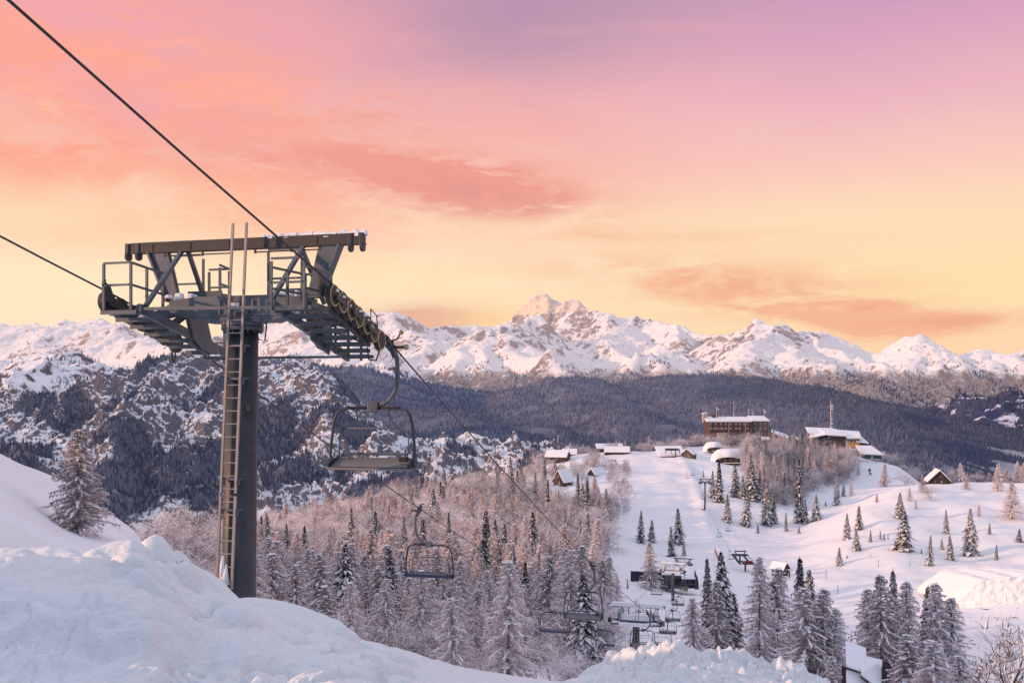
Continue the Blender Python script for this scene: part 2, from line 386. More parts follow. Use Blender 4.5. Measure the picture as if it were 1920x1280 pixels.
t.links.new(mixc(t, n, (.76,.77,.82), (.84,.83,.85)).k, b.inputs['Base Color']); b.inputs['Roughness'].default_value = .8; b.inputs['Specular IOR Level'].default_value = .2
tr = noise(t, mapping(t, p, (.03,.35,.03), (0,0,.25)), 1.0, 3)
bump(t, b, noise(t, p, .12, 6)*1.2+tr*1.6+noise(t, p, .9, 4)*.12, .9, .5)
s2 = (np.concatenate([np.linspace(-3400, -320, 40), np.arange(-300, 2060, 5), np.linspace(2070, 4600, 50)])-960)/F
o = link(bpy.data.objects.new('valley_ground', grid_mesh('valley_ground', s2, np.exp(np.linspace(math.log(28), math.log(1500), 560)), valley, mv)))
tag(o, kind='structure')
# ------------------------------------------------------------------ mountains: ridge lines with flanks falling away from them
def ridgefield(x, y, lines, floor, warp=0, wsc=600, seed=0, rnd=60):
    wx = x+warp*fbm(x/wsc, y/wsc, 4, seed+50); wy = y+warp*fbm(x/wsc+40, y/wsc-13, 4, seed+60)
    z = np.full(x.shape, floor, float)
    for sl, pts in lines:
        P = [W(*p) for p in pts]
        for a, b in zip(P[:-1], P[1:]):
            ax, ay = a.x, a.y; dx, dy = b.x-ax, b.y-ay; L = dx*dx+dy*dy
            t = np.clip(((wx-ax)*dx+(wy-ay)*dy)/L, 0, 1)
            r = np.hypot(wx-ax-t*dx, wy-ay-t*dy)
            z = np.maximum(z, a.z+(b.z-a.z)*t-sl*(np.sqrt(r*r+rnd*rnd)-rnd))
    return z
def rock_snow(name, snow, rock, rough_col, lo, hi, scale, hz=0, hzc=(.9,.6,.5,1), forest=None, fz=0, fw=100, bmp=8, streak=None, big=0, wood=False):
    m, t, b = newmat(name); p = worldpos(t)
    g = t.nodes.new('ShaderNodeNewGeometry'); sx = t.nodes.new('ShaderNodeSeparateXYZ'); t.links.new(g.outputs['Normal'], sx.inputs[0]); nz = E(t, sx.outputs[2])
    n1 = noise(t, p, scale, 9, .68); n2 = noise(t, p, scale*5, 6, .65)
    if streak: n2 = noise(t, mapping(t, p, (1.6,1,.3), streak), scale*5, 8, .72)
    n0 = noise(t, p, scale*(.22 if scale < .02 else .14), 3, .5)
    k = ((nz + (n0-.5)*big + (n1-.5)*1.1 + (n2-.5)*1.0) if not wood else (nz + (n0-.5)*big + (n1-.5)*.7 + (n2-.5)*.9)).ss(lo, hi)      # 1 = snow
    rc = mixc(t, n2.ss(.32, .66), rock, rough_col)
    c = mixc(t, k, rc, snow)
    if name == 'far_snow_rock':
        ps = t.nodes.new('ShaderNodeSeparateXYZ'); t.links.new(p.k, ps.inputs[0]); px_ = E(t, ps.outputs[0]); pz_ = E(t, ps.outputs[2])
        summit_glow = pz_.ss(840, 880)*px_.ss(0, 40)*px_.ss(900, 700)  # sunlit summit painted into the base colour: pale pink, then gold on the left
        c = mixc(t, summit_glow*((n2-.1)*2).cl(), c, (.85,.66,.58))
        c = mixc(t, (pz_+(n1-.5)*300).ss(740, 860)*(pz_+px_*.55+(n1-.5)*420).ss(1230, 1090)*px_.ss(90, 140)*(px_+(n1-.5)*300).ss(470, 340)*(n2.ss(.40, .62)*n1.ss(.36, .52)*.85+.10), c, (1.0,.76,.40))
    if wood:
        pa = t.nodes.new('ShaderNodeAttribute'); pa.attribute_name = 'patch'; fn = noise(t, mapping(t, p, (1,1,.2)), .10, 3, .8)
        c = mixc(t, (E(t, pa.outputs['Fac'])*(fn.ss(.30, .46)*.7+.3)).cl(), c, mixc(t, fn, (.018,.024,.050), (.13,.14,.19)))
    if forest:
        ps = t.nodes.new('ShaderNodeSeparateXYZ'); t.links.new(p.k, ps.inputs[0]); z = E(t, ps.outputs[2])
        f = (z + (n1-.5)*fw*6 + (n2-.5)*fw*3).ss(fz+fw, fz-fw)
        fn = noise(t, mapping(t, p, (1,1,.25)), .03, 3, .8)
        c = mixc(t, (f*fn.ss(.30, .44)).cl()*.92, c, forest)
    t.links.new(c.k, b.inputs['Base Color']); b.inputs['Roughness'].default_value = .85; b.inputs['Specular IOR Level'].default_value = .1
    bump(t, b, n1*1.0+n2*.35, bmp, .8)
    if hz: painted_haze(m, hz, hzc)
    return m

# far snowy range ------------------------------------------------
R = [
 (.62, [(-500,620,9500),(-200,600,9300),(0,598,9200),(40,606,9100),(80,612,9000),(130,600,9000),(190,586,8800),(235,604,8700),(300,640,8600),(400,628,8800),(460,590,9000),(540,560,9200),(620,566,9200),(690,572,9000),(740,584,9000),(800,602,9200),(870,600,9600),(935,600,9800),(975,592,9800)]),
 (1.5, [(972,592,9800),(984,562,9800),(1000,548,9800),(1022,551,9800),(1040,563,9800),(1055,573,9750),(1078,562,9700),(1095,567,9700),(1110,579,9700)]),
 (.62, [(1108,580,9600),(1150,590,9400),(1200,601,9200),(1250,596,8900),(1310,613,8700),(1350,622,8500),(1375,614,8300),(1400,607,8000),(1440,601,7800),(1480,604,7900),(1502,618,7900),(1530,612,7900),(1575,634,7900),(1610,650,7900),(1645,658,8000),(1690,641,7800),(1735,631,7600),(1760,640,7600),(1790,656,7700),(1845,643,7700),(1880,650,7800),(1930,648,7900),(2100,640,8000),(2400,650,8200),(2900,600,8500)]),
 (.55, [(190,588,8800),(240,625,7600),(330,650,6600)]), (.55, [(80,614,9000),(110,650,7600),(60,672,6900)]), (.6, [(540,562,9200),(600,610,8000),(640,660,6900)]),
 (.7, [(600,640,7800),(700,668,6900),(760,700,6300)]), (.6, [(740,586,9000),(790,640,7900),(820,690,6900)]),
 (.75, [(990,600,8600),(1005,592,8300),(1040,600,8100),(1075,640,7800),(1120,690,7000)]), (.7, [(1000,600,8300),(960,612,7700),(935,612,7300),(905,630,7000),(880,655,6600),(850,690,6200),(815,722,5700)]),
 (.7, [(935,612,7300),(985,650,6700),(1020,668,6300),(1050,700,5800)]), (.6, [(935,612,7300),(920,680,6200),(910,730,5500)]),
 (.6, [(1150,590,9400),(1130,640,8000),(1160,660,7400)]), (.75, [(1110,655,7600),(1150,632,7500),(1185,660,7200),(1225,700,6500)]), (.6, [(1255,596,8900),(1275,640,8000),(1250,660,7300),(1222,665,6900),(1190,690,6500),(1170,715,6000)]),
 (.55, [(1222,665,6900),(1260,690,6300),(1310,720,5600)]), (.7, [(1320,640,7900),(1340,618,7800),(1365,640,7500),(1390,665,7100)]),
 (.55, [(1440,601,7800),(1425,640,7000),(1390,680,6300),(1360,710,5700)]), (.55, [(1440,601,7800),(1490,650,7000),(1530,672,6500),(1560,690,6100),(1620,720,5600),(1690,755,5100)]),
 (.55, [(1530,612,7900),(1600,670,7000),(1660,705,6400),(1740,770,5400)]), (.7, [(1530,672,6500),(1525,700,6000),(1515,740,5500)]),
 (.6, [(1735,631,7600),(1745,670,6900),(1720,710,6300)]), (.65, [(1735,631,7600),(1690,665,7000),(1680,700,6500)]), (.6, [(1740,640,7500),(1790,690,6700),(1770,720,6100),(1740,760,5500)]),
 (.55, [(1845,643,7700),(1860,690,6800),(1800,740,5900),(1745,780,5200)]), (.5, [(1845,643,7700),(1920,690,6700),(2000,720,6200)]),
]
def far_z(x, y):
    z = ridgefield(x, y, R, -500, 150, 900, 1, 25)
    rel = np.clip((z+500)/900, 0, 1)
    z = z + (ridged(x/1150, y/1150, 8, 3, .52)-.95)*70 + (ridged(x/230, y/230, 5, 13)-.9)*12 + fbm(x/60, y/60, 3, 14)*4
    return z
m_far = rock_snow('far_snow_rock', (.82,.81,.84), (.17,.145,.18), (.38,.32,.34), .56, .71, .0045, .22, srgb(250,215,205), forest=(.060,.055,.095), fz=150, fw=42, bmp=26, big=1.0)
sf = (np.arange(-500, 2500, 2.3)-960)/F
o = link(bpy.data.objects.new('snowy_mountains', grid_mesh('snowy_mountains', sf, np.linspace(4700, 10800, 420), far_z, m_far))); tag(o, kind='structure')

# middle distance: wooded ridge --------------------------------
RF = [
 (.30, [(300,690,4100),(480,676,3700),(560,682,3500),(640,692,3500),(700,712,3600),(800,724,3800),(900,738,3900),(1000,728,3800),(1050,712,3700),(1095,709,3700),(1140,722,3700),(1190,742,3600)]),
 (.30, [(1150,730,4300),(1220,706,4400),(1300,708,4500),(1370,708,4500),(1450,714,4400),(1530,728,4200),(1600,742,4000),(1700,766,3800),(1790,792,3500),(1850,822,3200),(1920,858,2900),(2050,930,2500)]),
 (.28, [(560,682,3500),(680,735,3000),(760,770,2700),(900,800,2400),(1000,830,2100)]), (.28, [(1060,712,3700),(1110,752,3200),(1160,770,2900),(1250,800,2600),(1350,820,2400)]),
 (.30, [(800,724,3800),(860,770,3200),(960,790,2900),(1060,800,2600)]), (.28, [(1300,752,3200),(1420,756,3000),(1540,780,2700),(1640,820,2400)]), (.3, [(1190,742,3600),(1300,745,3400),(1340,750,3300)]),
 (.30, [(1600,742,4000),(1680,800,3200),(1780,850,2700),(1850,900,2300)]),
]
def for_z(x, y):
    z = ridgefield(x, y, RF, -700, 90, 500, 7)
    return z + fbm(x/260, y/260, 4, 71)*16 + fbm(x/60, y/60, 3, 72)*3
def patch(x, y, z):
    X = 960+F*x/y
    return np.clip((fbm(x/150+z/60, y/150, 4, 88)-.16)*9, 0, 1)*np.clip((X-1540)/60, 0, 1)*np.clip((-150-z)/80, 0, 1)
m_for, t, b = newmat('wooded_ground'); p = worldpos(t)
ps = t.nodes.new('ShaderNodeSeparateXYZ'); t.links.new(p.k, ps.inputs[0]); zz = E(t, ps.outputs[2])
n = noise(t, p, .004, 6, .6); n2 = noise(t, mapping(t, p, (1,1,.3)), .05, 4, .8)
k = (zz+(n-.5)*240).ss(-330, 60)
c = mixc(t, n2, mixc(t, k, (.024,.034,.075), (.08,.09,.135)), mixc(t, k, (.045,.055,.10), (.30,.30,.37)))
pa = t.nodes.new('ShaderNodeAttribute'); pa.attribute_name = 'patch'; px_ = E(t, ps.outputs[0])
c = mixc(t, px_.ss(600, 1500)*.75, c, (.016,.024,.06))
t.links.new(mixc(t, E(t, pa.outputs['Fac']), c, (.66,.64,.70)).k, b.inputs['Base Color']); b.inputs['Roughness'].default_value = .9; b.inputs['Specular IOR Level'].default_value = .05
bump(t, b, n2, 8, .8); painted_haze(m_for, .06, srgb(165,170,215))
sr = (np.arange(150, 2300, 4)-960)/F
_wr = grid_mesh('wooded_ridge', sr, np.linspace(1900, 5200, 330), for_z, m_for)
_c = np.zeros(len(_wr.vertices)*3, np.float32); _wr.vertices.foreach_get('co', _c); _c = _c.reshape(-1, 3)
_a = _wr.attributes.new('patch', 'FLOAT', 'POINT'); _a.data.foreach_set('value', patch(_c[:,0], _c[:,1], _c[:,2]).astype(np.float32))
o = link(bpy.data.objects.new('wooded_ridge', _wr)); tag(o, kind='structure')

# right-hand dark slope under the far pyramids ------------------
RD = [(.5, [(2400,640,4800),(2150,680,4700),(2000,720,4700),(1900,742,4900),(1820,748,5100),(1760,772,5300)]), (.55, [(2000,720,4700),(1880,790,4000),(1800,820,3700)]), (.55,[(2000,720,4700),(1960,800,3800),(1900,850,3400),(1850,880,3200)]), (.5,[(2400,640,4800),(2100,820,3500),(2000,900,3000)])]
def drk_z(x, y):
    z = ridgefield(x, y, RD, -800, 120, 600, 17)
    return z + (ridged(x/420, y/420, 6, 27)-.9)*60
m_dark = rock_snow('dark_wooded_slope', (.62,.62,.70), (.03,.035,.075), (.05,.055,.10), .84, .98, .0045, .10, srgb(150,150,200), bmp=12)
o = link(bpy.data.objects.new('dark_valley_slope', grid_mesh('dark_valley_slope', (np.arange(1600, 2500, 5)-960)/F, np.linspace(2600, 5800, 220), drk_z, m_dark))); tag(o, kind='structure')

# left rocky mountain ------------------------------------------
RR = [
 (.75, [(-500,740,2300),(-200,742,2200),(0,745,2050),(60,742,2050),(130,728,2080),(190,706,2100),(240,690,2120),(290,676,2150),(330,668,2170),(375,668,2180),(420,672,2180),(480,678,2180),(530,683,2150),(560,695,2050),(590,725,1950),(600,750,1850)]),
 (.8, [(330,668,2170),(300,720,1950),(260,760,1850),(215,800,1700),(180,860,1500),(150,900,1350),(120,960,1200)]),
 (.8, [(130,728,2080),(90,780,1850),(40,830,1650),(0,880,1450)]), (.8, [(0,745,2050),(-60,800,1800),(-120,860,1500)]),
 (.8, [(420,672,2180),(420,740,1950),(395,800,1750),(380,850,1600),(330,900,1450),(290,950,1300)]),
 (.8, [(530,683,2150),(545,720,1950),(570,760,1800),(580,800,1650),(545,860,1500),(500,900,1350),(470,960,1200)]),
 (.85, [(600,750,1850),(625,800,1750),(650,860,1600),(610,900,1450),(570,950,1250)]),
 (.8, [(640,880,1550),(690,845,1600),(740,815,1620),(790,808,1620),(850,832,1580),(890,850,1550),(930,842,1520),(980,832,1500),(1020,842,1450),(1070,868,1350)]),
 (.8, [(740,815,1620),(730,870,1450),(700,920,1250)]), (.8, [(890,850,1550),(860,890,1350),(830,930,1150)]), (.8,[(980,832,1500),(960,880,1300)]),
]
def roc_z(x, y):
    z = ridgefield(x, y, RR, -900, 80, 300, 27, 30)
    z = z + (ridged(x/230, y/230, 7, 37, .55)-.95)*25
    q = (z+.62*x-.15*y+fbm(x/120, y/120, 4, 40)*40)/19.; f = q-np.floor(q)          # tilted strata: cliff bands and snowy ledges
    st = np.clip((f-.30)/.28, 0, 1); st = st*st*(3-2*st)
    z = z + (st-f)*19*np.clip(.55+fbm(x/150, y/150, 3, 44)*1.3, .0, 1)
    q = (z+.5*x+fbm(x/60, y/60, 3, 45)*16)/8.; f = q-np.floor(q); st = np.clip((f-.3)/.3, 0, 1); z = z+(st-f)*8*.55
    return z + (ridged(x/70, y/70, 5, 41, .55)-.9)*7 + fbm(x/30, y/30, 4, 38)*3
def wooded(x, y, z):
    X = 960+F*x/y; Y = HY-z/y*F
    b = np.exp(-((X-300)/150)**2-((Y-900)/90)**2)*.40+np.exp(-((X-500)/90)**2-((Y-860)/90)**2)*.35+np.exp(-((X-205)/60)**2-((Y-800)/50)**2)*.4-.12
    return np.clip((fbm(x/110, y/190, 4, 95)*.75+b+.02)*6, 0, 1)
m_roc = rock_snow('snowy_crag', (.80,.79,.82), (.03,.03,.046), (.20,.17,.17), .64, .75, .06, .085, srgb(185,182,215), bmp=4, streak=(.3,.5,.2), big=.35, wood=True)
_wr = grid_mesh('rocky_mountain', (np.arange(-500, 1180, 2.0)-960)/F, np.linspace(1100, 2500, 640), roc_z, m_roc)
_c = np.zeros(len(_wr.vertices)*3, np.float32); _wr.vertices.foreach_get('co', _c); _c = _c.reshape(-1, 3)
_a = _wr.attributes.new('patch', 'FLOAT', 'POINT'); _a.data.foreach_set('value', wooded(_c[:,0], _c[:,1], _c[:,2]).astype(np.float32))
o = link(bpy.data.objects.new('rocky_mountain', _wr)); tag(o, kind='structure')
# low snowy hill with crags behind it on the left
RL = [(.35, [(-500,690,3900),(-100,690,3700),(0,690,3600),(50,672,3550),(90,664,3500),(125,668,3450),(160,690,3500),(220,700,3600),(300,708,3700),(450,690,3900),(560,670,4200),(680,690,4300),(800,715,4300)]), (.5, [(90,664,3500),(60,700,3100),(20,740,2800)])]
def low_z(x, y):
    z = ridgefield(x, y, RL, -700, 100, 400, 47)
    return z + (ridged(x/330, y/330, 6, 57)-.9)*38
m_low = rock_snow('snowy_crag_far', (.80,.80,.85), (.05,.05,.075), (.14,.12,.15), .62, .80, .006, .07, srgb(240,200,190), bmp=10)
o = link(bpy.data.objects.new('craggy_foothills', grid_mesh('craggy_foothills', (np.arange(-500, 900, 3.5)-960)/F, np.linspace(2500, 4800, 260), low_z, m_low))); tag(o, kind='structure')

# woods nobody could count: small conifers scattered over the far slopes, one object each
def wood(name, label, zf, n, xr, dr, h, mask, mats, seed, kind='stuff', jag=5, wd=.16):
    rs = np.random.RandomState(seed)
    X = rs.uniform(xr[0], xr[1], n*3); d = np.sqrt(rs.uniform(dr[0]**2, dr[1]**2, n*3)); x = (X-960)/F*d; y = d; z = zf(x, y)
    keep = mask(X, d, x, y, z); x, y, z = x[keep][:n], y[keep][:n], z[keep][:n]; n = len(x)
    H = rs.uniform(h[0], h[1], n); rot = rs.uniform(0, 6.28, n); r = H*wd*rs.uniform(.7, 1.3, n)
    base = []; faces = []
    k = jag
    lv = [(0.06, 1.0), (.45, .30), (.40, .72), (1.0, 0)]
    V = np.zeros((n, 3*k+1, 3))
    for li in range(3):
        hh, rr = lv[li]
        for j in range(k):
            a = rot+2*PI*j/k+li*.4; V[:, li*k+j] = np.stack([x+np.cos(a)*r*rr, y+np.sin(a)*r*rr, z+H*hh-1], -1)
    V[:, 3*k] = np.stack([x, y, z+H-1], -1)
    f = []
    for j in range(k):
        j2 = (j+1) % k
        f += [(j, j2, k+j2), (j, k+j2, k+j), (2*k+j, 2*k+j2, 3*k)]
    f = np.array(f); Fa = (f[None]+(np.arange(n)*(3*k+1))[:, None, None]).reshape(-1, 3)
    mi = np.repeat(rs.choice(len(mats), n), len(f))
    o = link(bpy.data.objects.new(name, npmesh(name, V.reshape(-1, 3), Fa, mats, mi, False)))
    tag(o, label, 'woodland', None, kind); return o
def tree_mat(name, lo, hi, frost, hz=.0, hzc=(1,1,1,1), z0=-330, z1=60):
    m, t, b = newmat(name); p = worldpos(t); ps = t.nodes.new('ShaderNodeSeparateXYZ'); t.links.new(p.k, ps.inputs[0]); zz = E(t, ps.outputs[2])
    n = noise(t, p, .006, 5, .6); n2 = noise(t, p, .25, 4, .8)
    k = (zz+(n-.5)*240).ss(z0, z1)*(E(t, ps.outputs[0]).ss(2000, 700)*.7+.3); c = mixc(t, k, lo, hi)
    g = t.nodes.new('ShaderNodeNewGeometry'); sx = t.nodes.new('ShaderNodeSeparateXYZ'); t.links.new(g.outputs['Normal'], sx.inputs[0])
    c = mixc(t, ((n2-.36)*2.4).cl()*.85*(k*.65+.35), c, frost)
    t.links.new(c.k, b.inputs['Base Color']); b.inputs['Roughness'].default_value = .9; b.inputs['Specular IOR Level'].default_value = .05
    if hz: painted_haze(m, hz, hzc)
    return m
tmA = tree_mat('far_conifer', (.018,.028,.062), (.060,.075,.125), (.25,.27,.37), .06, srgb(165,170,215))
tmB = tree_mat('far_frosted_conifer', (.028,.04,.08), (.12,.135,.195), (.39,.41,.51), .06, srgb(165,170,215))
def m_ridge(X, d, x, y, z): return (z > -640) & (fbm(x/300, y/300, 3, 91) > -.75) & (patch(x, y, z) < .3)
wood('distant_woods', 'purple grey conifer forest covering the long ridge below the snowy range', for_z, 62000, (330, 2050), (2000, 4700), (9, 19), m_ridge, [tmA, tmB], 11)
tmC = tree_mat('crag_conifer', (.014,.020,.045), (.022,.028,.055), (.17,.18,.25), .05, srgb(160,165,215))
def m_crag(X, d, x, y, z): w_ = wooded(x, y, z); return (w_ > .25) & (np.modf(np.abs(x*7.31+y*3.17))[0] < w_*.9)
wood('crag_woods', 'dark conifers growing in bands on the rocky snowy mountain at left', roc_z, 26000, (-60, 1080), (1180, 2230), (6, 12), m_crag, [tmC], 12, wd=.13)
def m_dark2(X, d, x, y, z): return fbm(x/260, y/260, 4, 96) > -.15
wood('valley_slope_woods', 'navy blue conifers on the shaded valley slope at far right', drk_z, 12000, (1640, 2100), (2900, 5200), (12, 24), m_dark2, [tmC], 13)
def m_low(X, d, x, y, z): return fbm(x/260, y/260, 4, 97) > .12
wood('foothill_woods', 'sparse grey conifers on the pale foothills behind the rocky mountain', low_z, 6000, (-100, 860), (2600, 4500), (10, 20), m_low, [tmB], 14)
def m_farf(X, d, x, y, z): return (z+fbm(x/300, y/300, 4, 98)*160 < 130)
wood('alpine_treeline_woods', 'dark thin conifers along the tree line below the snowy peaks', far_z, 14000, (780, 2000), (4800, 7200), (12, 26), m_farf, [tmB], 15)
# ------------------------------------------------------------------ trees
def frost_mat(name, dark, frost, lo=.40, hi=.62, sc=3.5, rnd=.25, grey=.68):
    m, t, b = newmat(name); p = objco(t)
    oi = t.nodes.new('ShaderNodeObjectInfo'); r = E(t, oi.outputs['Random'])
    n = noise(t, p, sc, 5, .7)
    g = t.nodes.new('ShaderNodeNewGeometry'); sx = t.nodes.new('ShaderNodeSeparateXYZ'); t.links.new(g.outputs['Position'], sx.inputs[0])
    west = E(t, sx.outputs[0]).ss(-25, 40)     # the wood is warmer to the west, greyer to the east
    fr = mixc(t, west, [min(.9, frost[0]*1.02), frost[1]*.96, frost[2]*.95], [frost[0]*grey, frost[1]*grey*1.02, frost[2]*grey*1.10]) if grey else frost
    c = mixc(t, (n+(r-.5)*rnd).ss(lo, hi), dark, fr)
    t.links.new(c.k, b.inputs['Base Color']); b.inputs['Roughness'].default_value = .9; b.inputs['Specular IOR Level'].default_value = .05
    return m
M['larch'] = frost_mat('frosted_larch_twigs', (.22,.145,.13), (.88,.75,.71), .32, .54, grey=.94)
M['spruce'] = frost_mat('dark_spruce_needles', (.022,.026,.028), (.36,.34,.35), .42, .68, grey=False)
M['hoar'] = frost_mat('hoar_frosted_twigs', (.14,.11,.105), (.88,.80,.79), .34, .54)
M['bark'] = simple('bark', (.07,.05,.045), .9, 0, .4, 2)
M['tsnow'] = simple('tree_snow', (.80,.79,.83), .85, 0, .06, 3)
class TB:
    """triangles and quads of a tree part, gathered as quads"""
    def __init__(s): s.v = []; s.f = []
    def quad(s, a, b, w, w2=None):
        o = len(s.v); w2 = w if w2 is None else w2
        s.v += [a-w, a+w, b+w2, b-w2]; s.f.append((o, o+1, o+2, o+3))
    def prism(s, a, b, r1, r2):
        d = (b-a).normalized(); u = d.orthogonal().normalized(); v = d.cross(u); o = len(s.v)
        for p, r in ((a, r1), (b, r2)):
            for k in range(3):
                an = 2*PI*k/3; s.v.append(p+u*(r*math.cos(an))+v*(r*math.sin(an)))
        for k in range(3): s.f.append((o+k, o+(k+1) % 3, o+3+(k+1) % 3, o+3+k))
    def mesh(s, name, mat, smooth=False):
        return npmesh(name, np.array([tuple(p) for p in s.v]), s.f, mat, None, smooth)
def V(x, y, z): return Vector((x, y, z))
def trunk_mesh(H, r, rn, lean=.02):
    s = TB(); p = V(0,0,-1.2); n = 8; pts = [p]
    for i in range(1, n+1): pts.append(V(rn.gauss(0, lean)*i*.4, rn.gauss(0, lean)*i*.4, H*.97*i/n))
    for i in range(n): s.prism(pts[i], pts[i+1], r*(1-i/n)+.02, r*(1-(i+1)/n)+.02)
    return s, pts
def larch(seed, H=14., R=2.7, nb=120, nt=16, snow=.6, dens=1., sw=1.):
    rn = random.Random(seed); T, pts = trunk_mesh(H, .13, rn); cr = TB(); sn = TB()
    for i in range(nb):
        h = (.05+.93*(i/nb)**.95); z = H*h; az = i*2.39996+rn.uniform(-.5, .5)
        L = (R*min(1, (1-h)**.78*1.05)*rn.choice((.5, .75, .95, 1.0, 1.18))+.18)*(.8 if h < .10 else 1)
        d = V(math.cos(az), math.sin(az), 0); a = V(0,0,z); rise = rn.uniform(-.28, .10)+.45*h
        q = [a, a+d*L*.38+V(0,0,L*.38*rise), a+d*L*.72+V(0,0,L*(.38*rise-.10)), a+d*L+V(0,0,L*(.38*rise-.22+rn.uniform(-.05,.12)))]
        side = V(-d.y, d.x, 0)
        for j in range(3): cr.prism(q[j], q[j+1], .05*(1-j*.28), .05*(1-(j+1)*.28))
        for k in range(int(nt*dens*(.4+L/R))):
            u = rn.uniform(.10, 1); j = min(2, int(u*3)); pt = q[j].lerp(q[j+1], u*3-j)
            hang = rn.random() < .55
            if hang: dr = (V(0,0,-1)+side*rn.uniform(-.35,.35)+d*rn.uniform(-.1,.4)).normalized(); l = rn.uniform(.2, .8)*(.6+.4*L/R)
            else: dr = (side*rn.choice((-1,1))*rn.uniform(.4, 1)+d*rn.uniform(0, .8)+V(0,0,rn.uniform(-.5, .25))).normalized(); l = rn.uniform(.2, .8)*(1.2-u*.6)*(.5+.5*L/R)
            w = V(rn.gauss(0,1), rn.gauss(0,1), rn.gauss(0,.4)).normalized()*rn.uniform(.02, .065)
            cr.quad(pt, pt+dr*l, w, w*.3)
            if not hang and rn.random() < snow*.45:
                w2 = d*rn.uniform(.03, .07); sn.quad(pt+V(0,0,.04), pt+dr*l*.8+V(0,0,.04), w2, w2*.4)
        if rn.random() < snow:                     # snow lying on the limb
            for j in range(0, 3):
                ww = rn.uniform(.05, .14)*(1 if j < 2 else .7)*sw; up = V(0,0,.07)
                sn.quad(q[j]+up, q[j+1]+up, side*ww, side*ww*.6); sn.quad(q[j]+up*.2, q[j+1]+up*.2, V(0,0,ww*.7), V(0,0,ww*.4))
            if rn.random() < .5:
                c = q[1].lerp(q[2], rn.random()); w = rn.uniform(.12, .30)*sw
                sn.quad(c-d*w+V(0,0,.08), c+d*w+V(0,0,.04), side*w*.8, side*w*.6); sn.quad(c-d*w, c+d*w*.8, V(0,0,w*.55), V(0,0,w*.3))
    return T, cr, sn
def spruce(seed, H=18., R=1.9, nl=46, snow=.75):
    rn = random.Random(seed); T, pts = trunk_mesh(H, .2, rn, .01); cr = TB(); sn = TB()
    i = 0; z = H*.03
    while z < H*.985:
        h = z/H; Rr = R*1.12*(1-h)**.80*(1 if h > .08 else .8)+.07; n = max(4, int(5+Rr*2.2)); irr = rn.uniform(.68, 1.22)
        for k in range(n):
            az = 2*PI*k/n+i*.7+rn.uniform(-.3, .3); L = Rr*rn.uniform(.5, 1.25)*irr; d = V(math.cos(az), math.sin(az), 0); side = V(-d.y, d.x, 0)
            a = V(0,0,z); m_ = a+d*L*.55-V(0,0,L*.16); e = a+d*L-V(0,0,L*rn.uniform(.42, .62)+.05); w = L*rn.uniform(.16, .27)
            cr.quad(a, m_, side*.05, side*w); cr.quad(m_, e, side*w, side*.03)
            for j in range(7):                    # hanging sprays
                u = rn.uniform(.3, 1); pt = a.lerp(e, u)+side*rn.uniform(-w, w)*.9+V(0,0,L*.06)
                dr = V(0,0,-1)+d*rn.uniform(0, .6)+side*rn.uniform(-.5, .5); l = rn.uniform(.15, .42)
                ww = (side*rn.uniform(-1, 1)+d*rn.uniform(-1, 1)).normalized()*rn.uniform(.04, .10)
                cr.quad(pt, pt+dr*l, ww, ww*.25)
            if rn.random() < snow:
                up = V(0,0,.05); k1 = rn.uniform(.6, 1.1); c = m_.lerp(e, rn.uniform(-.15, .3))
                sn.quad(a.lerp(m_, .5)+up*1.5, c+up*2, side*w*.4*k1, side*w*k1); sn.quad(c+up*2, e.lerp(m_, .25)+up, side*w*k1, side*w*.2)
        z += H/nl*rn.uniform(.75, 1.25)*(1.15-.55*h); i += 1
    sn.quad(V(0,0,H*.965), V(0,0,H*1.005), V(.07,0,0), V(.03,0,0)); sn.quad(V(0,0,H*.965), V(0,0,H*1.005), V(0,.07,0), V(0,.03,0))
    return T, cr, sn
def broadleaf(seed, H=9., R=3., fine=2800, thick=1.):
    rn = random.Random(seed); T = TB(); cr = TB(); sn = TB(); tips = []
    def grow(a, d, l, r, lev):
        n = 3; p = a
        for i in range(n):
            d = (d+V(rn.gauss(0,.16), rn.gauss(0,.16), .05+rn.gauss(0,.08))).normalized(); q = p+d*l/n
            r2 = r*(.88 if i < n-1 else .75); (T if lev < 2 else cr).prism(p, q, r, r2)
            if lev >= 1 and abs(d.z) < .9 and rn.random() < .8:
                s_ = V(-d.y, d.x, 0).normalized()*max(r*1.2, .03); sn.quad(p+V(0,0,r+.02), q+V(0,0,r+.02), s_, s_*.8)
            p = q; r = r2
            if lev < 3:
                for k in range(2 if lev else (3 if i else 1)):
                    e = (d*.55+V(rn.gauss(0,1), rn.gauss(0,1), rn.gauss(.15,.5)).normalized()*.85).normalized()
                    grow(p, e, l*rn.uniform(.52, .78), r*.55, lev+1)
        tips.append((p, d, l))
    for k in range(rn.choice((1, 2, 3))):
        grow(V(rn.gauss(0,.25), rn.gauss(0,.25), -.8), V(rn.gauss(0,.22), rn.gauss(0,.22), 1).normalized(), H*.62, .13*thick, 0)
    for i in range(fine):
        p, d, l = rn.choice(tips); s_ = p+V(rn.gauss(0,1), rn.gauss(0,1), rn.gauss(0,.8))*.34
        e = (d+V(rn.gauss(0,1), rn.gauss(0,1), rn.gauss(.1,.8))*.9).normalized()
        w = V(rn.gauss(0,1), rn.gauss(0,1), rn.gauss(0,1)).normalized()*rn.uniform(.02, .055); cr.quad(s_, s_+e*rn.uniform(.2, .7), w, w*.4)
    k = H/max(p.z for p in T.v+cr.v); 
    for q in (T, cr, sn): q.v = [V(p.x*k*R/3, p.y*k*R/3, p.z*k if p.z > 0 else p.z) for p in q.v]
    return T, cr, sn
